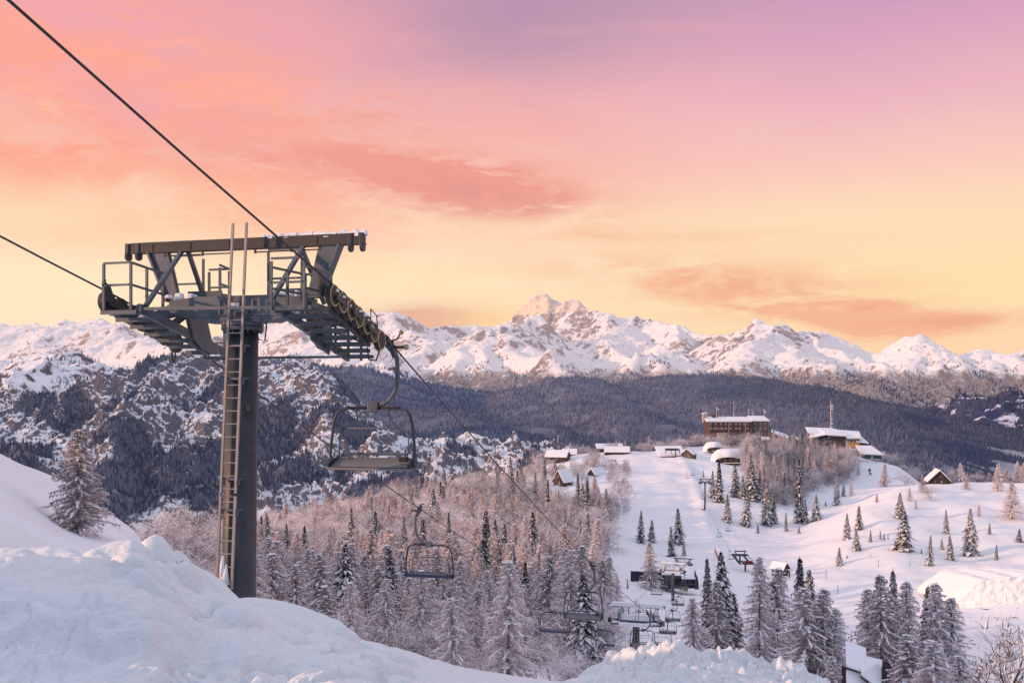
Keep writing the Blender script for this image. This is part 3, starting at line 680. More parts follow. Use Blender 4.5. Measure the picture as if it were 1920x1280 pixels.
def parts3(kind, tsc, cmat):
    T, cr, sn = tsc
    v = np.array([tuple(p) for p in cr.v+sn.v]); n0 = len(cr.v); f = [q for q in cr.f]+[tuple(i+n0 for i in q) for q in sn.f]
    return (T.mesh(kind+'_trunk', M['bark']), npmesh(kind+'_crown', v, f, [cmat, M['tsnow']], [0]*len(cr.f)+[1]*len(sn.f), False))
LARCH = [parts3('larch', larch(100+i, 14, 2.7+.35*(i % 3), 175, 26, 1., 1., 1.35), M['larch']) for i in range(5)]
LARCHN = [parts3('larch', larch(150+i, 14, 3.3, 210, 44, 1., 1., 1.7), M['larch']) for i in range(3)]       # for the nearest ones
SPR = [parts3('spruce', spruce(200+i, 18, (2.0,2.5,1.8,2.9,2.2,3.2,1.7)[i], 40+3*i, (.85,.95,.8,1.,.9,1.,.95)[i]), M['spruce']) for i in range(7)]
BRD = [parts3('broadleaf', broadleaf(300+i, 9, 3.2), M['hoar']) for i in range(5)]
KH = {'larch': 14., 'spruce': 18., 'broadleaf': 9.}
CAT = {'larch': 'larch tree', 'spruce': 'spruce tree', 'broadleaf': 'broadleaf tree'}
NM = {'larch': 'larch_tree', 'spruce': 'spruce_tree', 'broadleaf': 'frosted_tree'}
rt = random.Random(99)
def tree(kind, x, y, h, label, group=None, wid=1., var=None, z=None, near=False, cat=None):
    lib = {'larch': LARCHN if near else LARCH, 'spruce': SPR, 'broadleaf': BRD}[kind]
    ms = lib[(rt.randrange(len(lib)) if var is None else var) % len(lib)]
    r = empty(NM[kind], (x, y, (gz(x, y) if z is None else z)-.1), rt.uniform(0, 6.28), label, cat or CAT[kind], group)
    k = h/KH[kind]; r.scale = (k*wid, k*wid, k); r.rotation_euler = (rt.gauss(0,.022), rt.gauss(0,.022), r.rotation_euler[2])
    for nm, me in zip(('trunk', 'crown'), ms): link(bpy.data.objects.new(nm, me), r)
    return r
def at(kind, X, Yt, Yb, label, d=None, wid=1., group=None, near=False, cat=None):
    """a tree standing where its foot is seen, as tall as it is seen"""
    d = d or hit(X, Yb); x = (X-960)/F*d; z = gz(x, d); yb = HY-z/d*F
    return tree(kind, x, d, max(1.2, (yb-Yt)/F*d), label, group, wid, None, z, near, cat)

S, A, B = 'spruce', 'larch', 'broadleaf'
LONE = [  # kind, column, top, foot, width factor, label
 (S,1588,960,1011,1.1,'slim snow-dusted spruce, leftmost of those standing on the open right hill'),
 (S,1610,946,994,1.3,'upper spruce of the touching pair at the left of the open right hill'),
 (S,1606,989,1032,1.2,'spruce touching the foot of a taller one, left edge of the open right hill'),
 (S,1632,992,1015,1.1,'very small narrow spruce right of the touching pair on the open right hill'),
 (S,1651,993,1011,1.4,'first of three tiny spruces in a row on the open right hill'),
 (S,1658,998,1012,1.2,'middle of three tiny spruces in a row on the open right hill'),
 (S,1665,1000,1011,1.2,'last of three tiny spruces in a row on the open right hill'),
 (S,1687,921,972,1.35,'upper spruce of the biggest dark clump on the open right hill'),
 (S,1694,955,1031,1.55,'biggest dark spruce in the middle of the open right hill'),
 (S,1679,1012,1031,1.6,'low bushy spruce at the left foot of the biggest spruce on the right hill'),
 (S,1728,1027,1038,1.5,'tiny spruce between the biggest spruce and the slim leaning one'),
 (S,1742,1001,1060,1.0,'slim tall spruce standing lowest on the open right hill'),
 (S,1766,1008,1031,1.4,'short spruce left of the stacked pair on the right hill'),
 (S,1774,953,1001,1.3,'upper spruce of the stacked pair on the right hill'),
 (S,1782,1001,1050,1.1,'lower spruce of the stacked pair on the right hill'),
 (S,1820,950,1040,1.15,'tall dark column-like spruce on the right part of the open hill'),
 (A,1835,945,968,1.2,'small pinkish larch upslope right of the tall column-like spruce'),
 (S,1855,980,1001,1.8,'small squat spruce right of the tall column-like spruce'),
 (S,1868,1019,1050,1.2,'little pointed spruce, low at the right above the snow wall'),
 (A,1897,903,973,1.55,'big broad larch high on the hill near the right edge'),
 (S,1911,990,1016,2.0,'squat snowy spruce cut close to the right edge of the picture'),
 (S,1573,1024,1060,1.5,'small rounded spruce standing alone just above the flat piste'),
 (S,1588,1040,1047,2.2,'tiny dark bush sticking out of the snow beside the rounded spruce'),
 (A,1659,868,911,1.2,'pink lit larch on the crest between the restaurant hill and the right hill'),
 (A,1730,888,923,1.2,'pink larch just left of the gabled hut on the right crest'),
 (A,1644,925,942,1.2,'faint little pink larch on the crest of the open right hill'),
 (A,1706,912,940,1.2,'thin pinkish young larch below the crest on the right hill'),
 (A,1717,935,955,1.2,'little pinkish sapling under the crest on the right hill'),
 (B,1745,905,935,1.2,'bare bush in front of the gabled hut on the right crest'),
 (A,1812,888,918,1.3,'pinkish larch on the crest right of the gabled hut'),
 (A,1802,866,900,1.2,'larch with two tops against the dark valley right of the hut'),
 (A,1872,866,921,1.1,'tall pinkish larch on the right crest against the dark valley'),
 (A,1888,875,902,1.1,'short larch between two taller ones on the right crest'),
 (A,1907,863,900,1.1,'larch on the right crest second from the picture edge'),
 (A,1855,884,903,1.2,'small larch left of the tall pinkish one on the right crest'),
 (A,1918,866,903,1.1,'larch at the very right edge on the crest'),
 (A,1785,880,902,1.4,'low frosted larch directly right of the gabled hut'),
 (S,1336,880,932,1.1,'spruce right beside the distant chairlift tower on the hotel hill'),
 (S,1349,860,942,1.25,'tall spruce below the domed snowy chalet, left side'),
 (S,1380,868,932,1.1,'slim spruce on the clear snow below the domed chalet'),
 (S,1392,890,935,1.1,'short slim spruce next to the clear patch below the domed chalet'),
 (S,1410,860,938,1.35,'broad tall spruce at the left end of the hotel hill grove'),
 (S,1437,895,985,1.2,'spruce in front of the hotel hill grove, left of the centre'),
 (S,1399,915,986,1.1,'spruce standing lowest below the broad tall one on the hotel hill'),
 (S,1364,925,978,1.6,'wide snowy spruce low on the slope right of the distant tower'),
 (S,1449,920,982,1.3,'snow-laden spruce touching its neighbour below the grove'),
 (S,1459,862,940,1.0,'spruce rising through the frosted grove on the hotel hill'),
 (S,1499,858,980,.8,'very tall thin spruce in the middle of the hotel hill'),
 (S,1511,935,982,1.2,'spruce at the right foot of the very tall thin one'),
 (S,1531,925,976,1.1,'spruce standing free right of the very tall thin one'),
 (S,1569,885,947,1.2,'tall spruce at the right end of the hotel hill grove'),
 (S,1581,905,930,1.1,'small spruce right behind the tall one at the grove end'),
 (S,1474,960,995,1.1,'narrow spruce alone on the snow below the hotel hill grove'),
 (S,1498,985,1000,1.3,'tiny spruce on the snow under the very tall thin one'),
 (S,1421,980,1000,1.4,'tiny spruce low between the piste and the grove'),
 (S,1548,938,949,1.5,'tiny spruce on clear snow right of the hotel hill grove'),
 (A,1597,900,930,.9,'thin pinkish larch beside the right end of the grove'),
 (A,1609,870,892,1,'small pale larch on the shaded snow under the restaurant'),
 (S,1319,880,895,1.2,'tiny spruce left of the distant chairlift tower'),
 (S,1201,955,1018,1.35,'dark spruce, left of a pair above the lift station'),
 (S,1222,972,1016,1.35,'dark spruce, right of a pair above the lift station'),
 (S,1259,985,1043,1.4,'stout dark spruce just behind the lift station tower'),
 (S,1272,950,1020,1.3,'tallest dark spruce above the lift station'),
 (S,1282,1012,1042,1.2,'small spruce above the roof of the lift station'),
 (A,1222,1012,1106,1.05,'pink larch standing in front of the dark mesh panel of the station'),
 (A,1157,1072,1135,1.1,'pale larch at the left edge of the snow clearing by the station'),
 (S,1177,1083,1103,.9,'tiny thin spruce left of the dark mesh panel'),
 (S,1327,1042,1200,1.05,'snow-laden spruce standing behind the broad larch, right of the lift towers'),
 (A,1302,1115,1236,1.45,'broad frosted larch directly right of the second lift tower'),
 (S,1360,1028,1205,.95,'tallest spruce of the clump right of the lift towers'),
 (A,1343,1085,1218,1.2,'frosted larch wedged between two spruces right of the lift towers'),
 (S,1380,1110,1200,1.15,'dark spruce at the right foot of the clump right of the lift towers'),
 (A,1424,1040,1256,1.0,'tall frosted larch in the middle of the piste edge'),
 (A,1452,1058,1215,1.35,'frosted larch right behind the tall one in the middle'),
 (S,1449,1090,1208,1.1,'dark spruce hidden inside the two frosted larches'),
 (S,1502,1042,1200,1.2,'snowy spruce at the left top of the lower right group'),
 (S,1522,1063,1190,1.3,'dark-topped spruce behind the big frosted larch at the lower right'),
 (A,1512,1095,1285,1.5,'big frosted larch with criss-cross snowy limbs at the lower right'),
 (A,1545,1100,1285,1.4,'large grey frosted larch in the middle of the lower right group'),
 (A,1566,1135,1285,1.2,'frosted larch at the right flank of the lower right group'),
 (A,1628,1098,1215,1.3,'reddish larch at the left end of the clump above the snowed-in cabin'),
 (A,1654,1073,1225,1.1,'tallest reddish larch of the clump above the snowed-in cabin'),
 (S,1678,1064,1215,1.2,'dark pointed spruce in the clump above the snowed-in cabin'),
 (A,1709,1085,1235,1.1,'grey larch right of the dark pointed spruce'),
 (S,1733,1093,1215,1.3,'second dark spruce, in the right half of the clump above the cabin'),
 (A,1756,1088,1235,1.2,'pinkish larch near the right end of the clump above the cabin'),
 (A,1787,1115,1240,1.3,'last frosted larch at the right end of the clump above the cabin'),
]
for k, X, yt, yb, w_, lab in LONE:
    d = None
    if yb >= 1195 and X > 1280: d = {1200:118,1205:116}.get(yb, 112 if yb < 1225 else 104 if yb < 1260 else 92)
    at(k, X, yt, yb, lab, d, w_*(1.12 if k == S else 1.1))
# the close snowy ones
for X, yt, d, w_, lab in [(1700,1180,60,1.25,'close larch with thick white limbs beside the snowed-in cabin'),(1745,1192,56,1.4,'close snow-plastered larch at the bottom right'),(1500,1230,70,1.2,'close snow-plastered larch at the bottom edge, lower right group'),(1800,1225,58,1.3,'close grey larch behind the bare tree at bottom right'),
                         (1562,1225,66,1.1,'close frosted larch on the bottom edge left of the cabin')]:
    x = (X-960)/F*d; z = gz(x, d); tree(A, x, d, (HY-yt)*-1/F*d*-1 - z if False else -(yt-HY)/F*d - z, lab, None, w_, None, z, True)
# the larch on the left snow slope
at(A, 147, 797, 1012, 'tall snowy larch with drooping limbs on the white slope at left', 39, 1.35, near=True)
# bare tree at the lower right corner
bt = broadleaf(777, 7, 3.4, 900, 1.9)
d = 18; x = (1870-960)/F*d; z = gz(x, d)
r = empty('bare_tree', (x, d, z-.1), 1.0, 'bare tree with upright dark twigs and snow in its forks, bottom right corner', 'bare tree')
hb = -(1098-HY)/F*d - z
r.scale = (hb/7*.62, hb/7*.62, hb/7)
for nm, me in zip(('trunk', 'crown'), parts3('bare', bt, simple('brown_twigs', (.12,.075,.06), .9))): link(bpy.data.objects.new(nm, me), r)

# woods: everything is placed in world space on the ground, then told apart by where it grows
placed = []
def free(x, y, r):
    for a, b_, c in placed:
        if (a-x)**2+(b_-y)**2 < (r+c)**2*.25: return False
    return True
EDGE = [(700,1170),(820,1185),(855,1195),(900,1192),(960,1170),(1000,1150),(1080,1140),(1130,1150),(1260,1160)]
def in_wood(X, Y, d):
    if d > 620: return False
    xr = np.interp(Y, [e[0]+10 for e in EDGE], [1140,1165,1190,1192,1172,1140,1120,1135,1155])
    if X > xr or X < 270: return False
    if d < 80: return False
    for hx, hd, hw_ in ((1056,470,30),(1046,590,34),(1066,606,26),(1157,600,34),(1119,500,22)):      # clearings in front of the houses
        if abs(X-hx) < hw_ and hd-75 < d < hd+12: return False
    return True
def scatter(kind, n, dr, X0, X1, hr, lab, grp, wid=(.9,1.3), ok=in_wood, sp=4., near=False):
    c = 0; tries = 0
    while c < n and tries < n*60:
        tries += 1
        d = math.sqrt(rt.uniform(dr[0]**2, dr[1]**2)); X = rt.uniform(X0, X1); x = (X-960)/F*d; z = gz(x, d); Y = HY-z/d*F
        if not ok(X, Y, d) or not free(x, d, sp): continue
        if fbm(np.array([x/40]), np.array([d/40]), 2, 61)[0] < -.52: continue
        placed.append((x, d, sp)); h = rt.uniform(*hr)
        tree(kind, x, d, h, lab, grp, rt.uniform(*wid), None, z, near); c += 1
    return c
scatter(A, 165, (85, 235), 430, 1150, (9, 15), 'frosted larch in the lower part of the wood under the chairlift', 'larches in the lower wood', (1.1, 1.6), sp=4.4, near=False)
scatter(S, 26, (90, 260), 450, 1140, (9, 17), 'snowy spruce among the larches under the chairlift', 'spruces in the lower wood', (1.0, 1.4), sp=4.)
scatter(B, 34, (80, 190), 420, 1130, (5, 9), 'low frosted broadleaf tree between the larches under the chairlift', 'broadleaf trees in the lower wood', (1.0, 1.5), sp=3.2)
scatter(B, 85, (190, 330), 280, 1140, (7, 14), 'hoar-frosted broadleaf tree in the middle of the wooded slope', 'broadleaf trees in the middle wood', (1.2, 1.7), sp=4.2)
scatter(S, 40, (230, 500), 620, 1150, (10, 18), 'dark spruce rising from the frosted upper wood', 'spruces in the upper wood', (1.0, 1.4), sp=4.)
scatter(A, 105, (230, 470), 420, 1140, (9, 14), 'pinkish larch rising from the frosted middle wood', 'larches in the middle wood', (1.0, 1.4), sp=4.)
scatter(B, 50, (330, 520), 520, 1150, (9, 15), 'hoar-frosted broadleaf tree near the top of the wooded slope', 'broadleaf trees in the upper wood', (1.2, 1.7), sp=4.4)
# frosted grove on the hotel hill
def grove(X, Y, d):
    return 1398 < X < 1602 and 848 < Y < np.interp(X, [1398,1430,1500,1530,1600], [925,958,950,915,905])
scatter(A, 34, (450, 640), 1400, 1600, (13, 19), 'tall frosted larch in the grove below the restaurant', 'larches on the hotel hill', (.8, 1.), ok=grove, sp=4.)
scatter(S, 30, (450, 640), 1400, 1590, (14, 20), 'snowy spruce inside the grove below the restaurant', 'spruces on the hotel hill', (.8, 1.), ok=grove, sp=4.)
scatter(B, 82, (450, 640), 1395, 1605, (11, 17), 'frosted grey-pink broadleaf tree in the grove below the restaurant', 'broadleaf trees on the hotel hill', (.85, 1.1), ok=grove, sp=4.)
def row(X, Y, d): return Y < 856
scatter(B, 16, (630, 665), 1310, 1500, (8, 12), 'frosted tree along the foot of the brown hotel', 'frosted trees at the hotel', (1.3, 1.7), ok=row, sp=4.)
scatter(B, 8, (640, 690), 1620, 1760, (9, 15), 'frosted tree behind the crest below the restaurant', 'frosted trees behind the crest', (1.3, 1.7), ok=lambda X, Y, d: True, sp=5.)
for X in (1770, 1822, 1838, 1700):
    at(B, X, 880, 905, 'round frosted tree on the crest by the gabled hut', 462 if X > 1750 else 520, 1.6, 'frosted trees on the right crest')
scatter(A, 14, (625, 668), 985, 1300, (7, 12), 'lit larch on the skyline of the plateau near the low houses', 'larches on the plateau skyline', (1.0, 1.4), ok=lambda X, Y, d: Y < 870, sp=4.)
scatter(B, 18, (620, 668), 985, 1320, (6, 9), 'lit frosted tree on the skyline of the plateau near the low houses', 'frosted trees on the plateau skyline', (1.2, 1.7), ok=lambda X, Y, d: Y < 872, sp=4.)
# the rest of the frosted wood, past counting, as one body of low twiggy trees
def wood_mass(name, label, n, dr, Xr, hr, seed, ok, mat):
    rn = np.random.RandomState(seed); protos = []
    for k in range(4):
        s_ = TB(); r_ = random.Random(seed+k)
        for i in range(230):
            th = r_.uniform(0, 6.28); zz_ = r_.uniform(.12, 1); rad = .36*math.sin(min(1, zz_*1.15+.12)*PI*.93)**.6*r_.uniform(.2, 1)
            p = V(math.cos(th)*rad, math.sin(th)*rad, zz_*.93); e = (V(math.cos(th), math.sin(th), r_.uniform(-.2, 1.5))).normalized()
            w_ = V(r_.gauss(0,1), r_.gauss(0,1), r_.gauss(0,1)).normalized()*r_.uniform(.005, .014); s_.quad(p, p+e*r_.uniform(.05, .16), w_, w_*.5)
        s_.prism(V(0,0,-.1), V(0,0,.5), .014, .008)
        for i in range(5):
            th = i*1.3; s_.prism(V(0,0,.2+.05*i), V(math.cos(th)*.22, math.sin(th)*.22, .62+.05*i), .008, .003)
        protos.append((np.array([tuple(q) for q in s_.v]), np.array(s_.f)))
    VV = []; FF = []; o = 0; c = 0; tries = 0
    while c < n and tries < n*12:
        tries += 1
        d = math.sqrt(rn.uniform(dr[0]**2, dr[1]**2)); X = rn.uniform(*Xr); x = (X-960)/F*d
        z = gz(x, d)
        if not ok(X, HY-z/d*F, d): continue
        v, f = protos[rn.randint(4)]; h = rn.uniform(*hr); a = rn.uniform(0, 6.28); q = v*h*np.array([1.25, 1.25, 1])
        q = np.stack([q[:,0]*math.cos(a)-q[:,1]*math.sin(a)+x, q[:,0]*math.sin(a)+q[:,1]*math.cos(a)+d, q[:,2]+z], -1)
        VV.append(q); FF.append(f+o); o += len(q); c += 1
    ob = link(bpy.data.objects.new(name, npmesh(name, np.concatenate(VV), np.concatenate(FF), mat, None, False)))
    tag(ob, label, 'woodland', None, 'stuff')
wm = frost_mat('woodland_twigs', (.11,.09,.09), (.88,.80,.79), .36, .55, .35, 0)
wood_mass('frosted_undergrowth', 'pinkish frosted scrub and small trees filling the wooded slope', 3800, (110, 600), (275, 1180), (2.5, 8), 31, in_wood, wm)
wood_mass('hillside_scrub', 'frosted scrub under the grove on the hotel hill', 190, (450, 650), (1395, 1600), (5, 9), 32, grove, wm)
# ------------------------------------------------------------------ the near lift tower; local x = along the crossarm, y = down the line, z up from the sheaves
LA = math.radians(14)
def vpt(c, l, z): return Vector((c, l, z))
def build_tower():
    r = empty('lift_tower', (0,0,0), -LA, 'big grey chairlift tower with ladder, catwalks and sheaves in the foreground', 'lift tower', 'towers of the chairlift below the camera')
    # pole
    m = MB(); m.tube([(-.13,0,-7.6), (-.10,0,-6.4), (0,0,-.10)], .41, 28, .355); pole = m.build('pole', M['steel_dark'], r, True)
    m = MB(); m.tube([(0,0,-.28), (0,0,-.20)], .47, 28); m.tube([(0,0,-.18), (0,0,-.09)], .47, 28)
    for k in range(16):
        a = k*PI/8; m.tube([(.42*math.cos(a), .42*math.sin(a), -.34), (.42*math.cos(a), .42*math.sin(a), -.05)], .02, 6)
    m.build('flange', M['steel'], r)
    m = MB(); m.box((.30,-.26,-2.05), (.07,.07,.14)); m.tube([(.36,-.1,-.2), (.48,-.12,-.5), (.62,-.1,-.52), (.66,-.1,-.2), (.62,-.1,0)], .018, 6); m.build('cable_conduit', M['rubber'], r)
    # crossarm: box girder with tapering ends
    m = MB()
    P_ = [(-1.75,.42), (-1.0,.50), (1.0,.50), (1.75,.42), (1.75,.16), (.85,-.10), (-.85,-.10), (-1.75,.14)]
    m.prism([(x, -.26, z) for x, z in P_], (0,0,0), (0,.52,0)); m.build('crossarm', M['steel'], r, bevel=.012)
    m = MB(); m.box((.0,-.27,.06), (2.6,.03,.05)); m.box((-.42,-.28,.22), (.05,.04,.34)); m.box((.42,-.28,.22), (.05,.04,.34)); m.box((-.02,-.29,.28), (.28,.03,.14)); m.build('stiffener', M['steel'], r)
    m = MB(); m.box((-.02,-.31,.29), (.22,.012,.08)); m.build('number_plate', M['snow_cap'], r)
    for s in (-1, 1):      # arms out to the sheaves
        m = MB(); m.bar((s*1.6, -.1, .25), (s*2.5, -.05, .0), .26, .30, w2=.16, h2=.16); m.bar((s*1.6, .2, .15), (s*2.45, .55, -.22), .12, .14); m.build('sheave_arm', M['steel'], r, bevel=.01)
    # lifting frame on top
    m = MB(); m.box((.06, 0, 1.80), (5.9, .20, .05)); m.box((.06, 0, 1.60), (5.9, .20, .04)); m.box((.06, 0, 1.70), (5.9, .06, .20)); m.box((.06,-.09,1.70), (5.9,.012,.17))
    for x in (-2.3, -1.3, -.3, .9, 1.9): m.box((x, -.02, 1.70), (.03, .18, .17))
    m.build('lifting_beam', M['beam_brown'], r)
    for s in (-1, 1):
        m = MB()
        for q in (0, .28): m.box((s*(2.98-q), -.05, 1.68), (.10, .14, .28)); m.disc((s*(2.98-q), -.05, 1.52), (1,0,0), .11, .07, 14)
        m.build('beam_hook', M['steel_dark'], r, bevel=.01)
        m = MB(); m.prism([(s*2.42,-.02,1.60), (s*1.93,-.02,1.60), (s*1.63,-.02,.42), (s*1.93,-.02,.42)], (0,-.04,0), (0,.10,0))
        m.prism([(s*2.46,-.12,1.60), (s*2.40,-.12,1.60), (s*1.90,-.12,.42), (s*1.96,-.12,.42)], (0,0,0), (0,.26,0))
        m.build('frame_leg', M['steel'], r)
        m = MB(); m.bar((s*1.55,-.02,1.62), (s*1.50,-1.45,.18), .085, .085); m.build('diagonal_strut', M['steel'], r)
        m = MB(); m.bar((s*1.44,.04,1.60), (s*1.56,1.0,.40), .085, .085); m.build('diagonal_strut', M['steel'], r)
    m = MB(); m.tube([(-2.0,-.05,1.50), (-.25,-.05,1.50)], .016, 6); m.tube([(.35,-.05,1.50), (1.95,-.05,1.50)], .016, 6)
    for x in (-1.0, -.25, .35, 1.25, 1.95, -2.0): m.bar((x,-.05,1.60), (x,-.05,1.47), .04)
    m.build('hand_line', M['steel_dark'], r)
    m = MB(); rn = random.Random(3)
    for k in range(26):
        x = .55+2.45*k/25; m.box((x, rn.uniform(-.02,.02), 1.83+rn.uniform(.0,.018)), (.13, rn.uniform(.14,.2), rn.uniform(.05,.14)), 0, .7)
    m.box((2.86,-.03,1.80), (.1,.2,.1), 0, .7); m.box((-2.0,0,1.835), (1.2,.12,.02)); m.build('snow_on_beam', M['snow_cap'], r, bevel=.01)
    # side beams down the line, catwalk steps, sheaves
    SL = -.245
    for s in (-1, 1):
        sz = lambda l: .12+SL*(l+1.5)
        m = MB(); m.bar((s*1.60,-1.55,sz(-1.55)), (s*1.56,2.35,sz(2.35)), .10, .20); m.bar((s*1.60,.3,sz(.3)-.03), (s*1.6,1.2,sz(1.2)-.1), .05, .34); m.build('side_beam', M['steel'], r, bevel=.006)
        m = MB(); m.prism([(s*1.54,.05,.3), (s*1.54,.9,.1), (s*1.54,1.25,-.75), (s*1.54,.75,-.66), (s*1.54,.35,-.4)], (0,0,0), (-s*.05,0,0)); m.prism([(s*1.70,.35,.15), (s*1.70,1.0,-.1), (s*1.70,1.1,-.62), (s*1.70,.6,-.5)], (0,0,0), (s*.04,0,0)); m.build('gusset', M['steel'], r)
        cw = empty('catwalk', (0,0,0)); cw.parent = r
        for i in range(8):
            l = -1.45+i*.50; z = sz(l)-.04; x0, x1 = 1.62, 2.42+(.10 if i < 5 else -.12*(i-6))
            m = MB(); w_ = x1-x0; cx = (x0+x1)/2
            for j in range(4): m.box((s*cx, l-.11+j*.068, z), (w_, .022, .045))
            for j in range(int(w_/.07)): m.box((s*(x0+.035+j*.07), l, z-.002), (.012, .26, .03))
            m.box((s*cx, l-.15, z-.02), (w_, .02, .09)); m.box((s*cx, l+.15, z-.02), (w_, .02, .09)); m.build('step', M['steel'], cw)
        def rail(pts, posts, top, mid, th=.045):
            m = MB()
            for z in (top, mid):
                for a, b in zip(pts[:-1], pts[1:]): m.bar((s*a[0], a[1], a[2]+z), (s*b[0], b[1], b[2]+z), th, th)
            for p_ in posts: m.bar((s*p_[0], p_[1], p_[2]-.02), (s*p_[0], p_[1], p_[2]+top+th/2), th*1.15, th)
            return m.build('railing', M['steel'], cw)
        if s < 0:
            rail([(2.42,-1.62,.16), (1.74,-1.62,.16), (1.70,-.55,.06)], [(2.42,-1.62,.12), (1.74,-1.62,.12), (1.72,-1.1,.08), (1.70,-.55,.0)], .96, .48)
            rail([(2.5,1.0,.62), (1.66,1.0,.62)], [(1.66,1.0,.5), (2.5,1.0,.2)], 1.05, .35)
            rail([(1.50,1.0,.58), (.95,1.0,.58), (.80,.35,.58)], [(1.50,1.0,.5), (.95,1.0,.5), (.80,.35,.5)], .72, .28)
            rail([(2.1,2.25,-.86), (1.45,2.25,-.86)], [(2.2,1.9,-.8), (1.85,2.25,-.85), (1.3,2.3,-.95)], 1.0, .45)
        else:
            rail([(.10,1.0,.58), (.98,1.0,.58)], [(.10,1.0,.5), (.98,1.0,.5)], 1.15, .45)
            rail([(1.62,-1.62,.10), (2.36,-1.62,.10)], [(1.62,-1.62,.02), (2.36,-1.62,.02), (1.95,-.9,.0)], .98, .48)
            rail([(1.62,-1.62,.02), (1.85,-.55,.0), (2.46,-.55,.0), (2.36,-1.62,.02)], [(1.85,-.55,0), (2.46,-.55,0), (1.66,-1.0,0)], .88, .44)
            rail([(2.1,1.9,-.8), (1.75,1.2,-.62)], [(2.1,1.9,-.9), (1.75,1.2,-.75), (1.92,1.55,-.85)], .8, .35)
        m = MB(); m.box((s*1.15,.5,.60), (.9,.45,.05)); m.box((s*1.15,.28,.62), (.9,.03,.14)); m.build('service_platform', M['steel'], cw)
        m = MB(); rn = random.Random(8+s)      # old snow lodged on the gratings
        for i in range(9):
            l = rn.uniform(-1.2, .9); m.box((s*rn.uniform(1.7,2.3), l, sz(l)+.05), (rn.uniform(.08,.25), rn.uniform(.1,.25), rn.uniform(.04,.12)), 0, .6)
        for i in range(5): m.box((s*rn.uniform(1.0,2.0), rn.uniform(-.3,.1), .52), (rn.uniform(.08,.2), .2, rn.uniform(.08,.22)), 0, .7)
        m.build('lodged_snow', M['snow_cap'], r, bevel=.02)
        st = empty('sheave_assembly', (0,0,0)); st.parent = r
        wz = lambda l: .02-.30*(l-.1)-.03*(l-.1)**2
        m = MB()
        for a, b in ((-1.15,-.45), (-.35,.45), (.5,1.45)):
            m.bar((s*2.66, a, wz(a)-.02), (s*2.66, b, wz(b)-.02), .05, .13)
        m.bar((s*2.60,-.95,wz(-.95)-.17), (s*2.60,1.2,wz(1.2)-.20), .09, .17); m.bar((s*2.5,-.2,-.1), (s*2.6,-.2,-.1), .1, .3); [m.bar((s*2.845, -1.1+i*.43, wz(-1.1+i*.43)-.03), (s*2.845, -.67+i*.43, wz(-.67+i*.43)-.03), .04, .11) for i in (0, 2, 4)]; m.build('rocker_beam', M['steel_dark'], st, bevel=.008)
        for i in range(7):
            l = -1.1+i*.43; c0 = (s*2.75, l, wz(l))
            m = MB(); m.disc(c0, (1,0,0), .235, .11, 22); wo = m.build('sheave', M['rubber'], st, True)
            for q in wo.data.polygons: q.use_smooth = False
            for q in (-1, 1):
                m = MB(); m.disc((c0[0]+q*.056, c0[1], c0[2]), (1,0,0), .228, .02, 24, .203); m.build('rim', M['yellow_rim' if s > 0 else 'steel_dark'], wo)
            m = MB(); m.disc((c0[0]-s*.075, c0[1], c0[2]), (1,0,0), .05, .06, 10); m.disc((c0[0]-.062, c0[1], c0[2]), (1,0,0), .12, .012, 12); m.build('hub', M['steel'], wo)
        m = MB(); a = -1.42; m.prism([(s*2.60,a,wz(a)+.38), (s*2.60,a+.25,wz(a)+.28), (s*2.60,a+.42,wz(a)-.05), (s*2.60,a,wz(a)-.12)], (0,0,0), (s*.03,0,0)); m.bar((s*2.6,a+.05,wz(a)-.1),(s*2.6,a+.05,wz(a)+.4),.05); m.build('cable_catcher', M['steel_dark'], st)
        m = MB(); e = 1.45
        m.tube([(s*2.6,e-.35,wz(e)-.2), (s*2.62,e-.3,wz(e)-.48), (s*2.72,e-.1,wz(e)-.5), (s*2.75,e,wz(e)-.3), (s*2.72,e,wz(e)-.1)], .02, 6)
        m.tube([(s*2.5,.5,wz(.5)-.1), (s*2.5,.6,wz(.5)-.35), (s*2.62,.8,wz(.8)-.34), (s*2.66,.9,wz(.9)-.1)], .014, 6); m.tube([(s*2.5,-.5,.05), (s*2.4,-.4,-.25), (s*2.6,-.1,-.2)], .014, 6)
        m.tube([(s*2.9,.6,wz(.6)+.1), (s*2.9,.6,wz(.6)+.34), (s*2.9,.95,wz(.95)+.34), (s*2.9,1.0,wz(1)+.1)], .014, 6); m.build('guard_hoop', M['rubber'], st)
        m = MB(); rn = random.Random(18+s)
        for i in range(10):
            l = -1.0+i*.24; m.box((s*(2.70+rn.uniform(-.02,.16)), l, wz(l)+rn.uniform(.06,.16)), (rn.uniform(.06,.14), rn.uniform(.08,.18), rn.uniform(.04,.10)), 0, .6)
        m.build('packed_snow', M['snow_cap'], st, bevel=.02)
    m = MB(); m.bar((-1.55,-1.5,.12), (1.62,-1.5,.08), .065, .065); m.box((1.62,-1.5,.06), (.12,.12,.2)); m.box((-1.6,-1.5,.1), (.14,.12,.2)); m.build('tie_bar', M['steel'], r)
    m = MB(); m.bar((-1.55,2.3,-.80), (1.55,2.3,-.80), .06, .06); m.build('tie_bar', M['steel'], r)
    # ladder
    def L(u, side): # u: 0 bottom .. 1 top
        return (-.17+.36*u+side*(.19-.02*u), -.50+.06*u, -6.1+8.2*u)
    ld = empty('ladder', (0,0,0)); ld.parent = r
    for sd in (-1, 1):
        m = MB(); m.bar(L(0,sd), L(.254,sd), .055, .045); m.bar(L(.262,sd), L(1,sd), .05, .045); m.build('stile', M['ladder'], ld)
    for k in range(24):
        u = .025+k*.0355
        if u < .80:
            m = MB(); m.tube([L(u,-1), L(u,1)], .014, 6); m.build('rung', M['ladder'], ld)
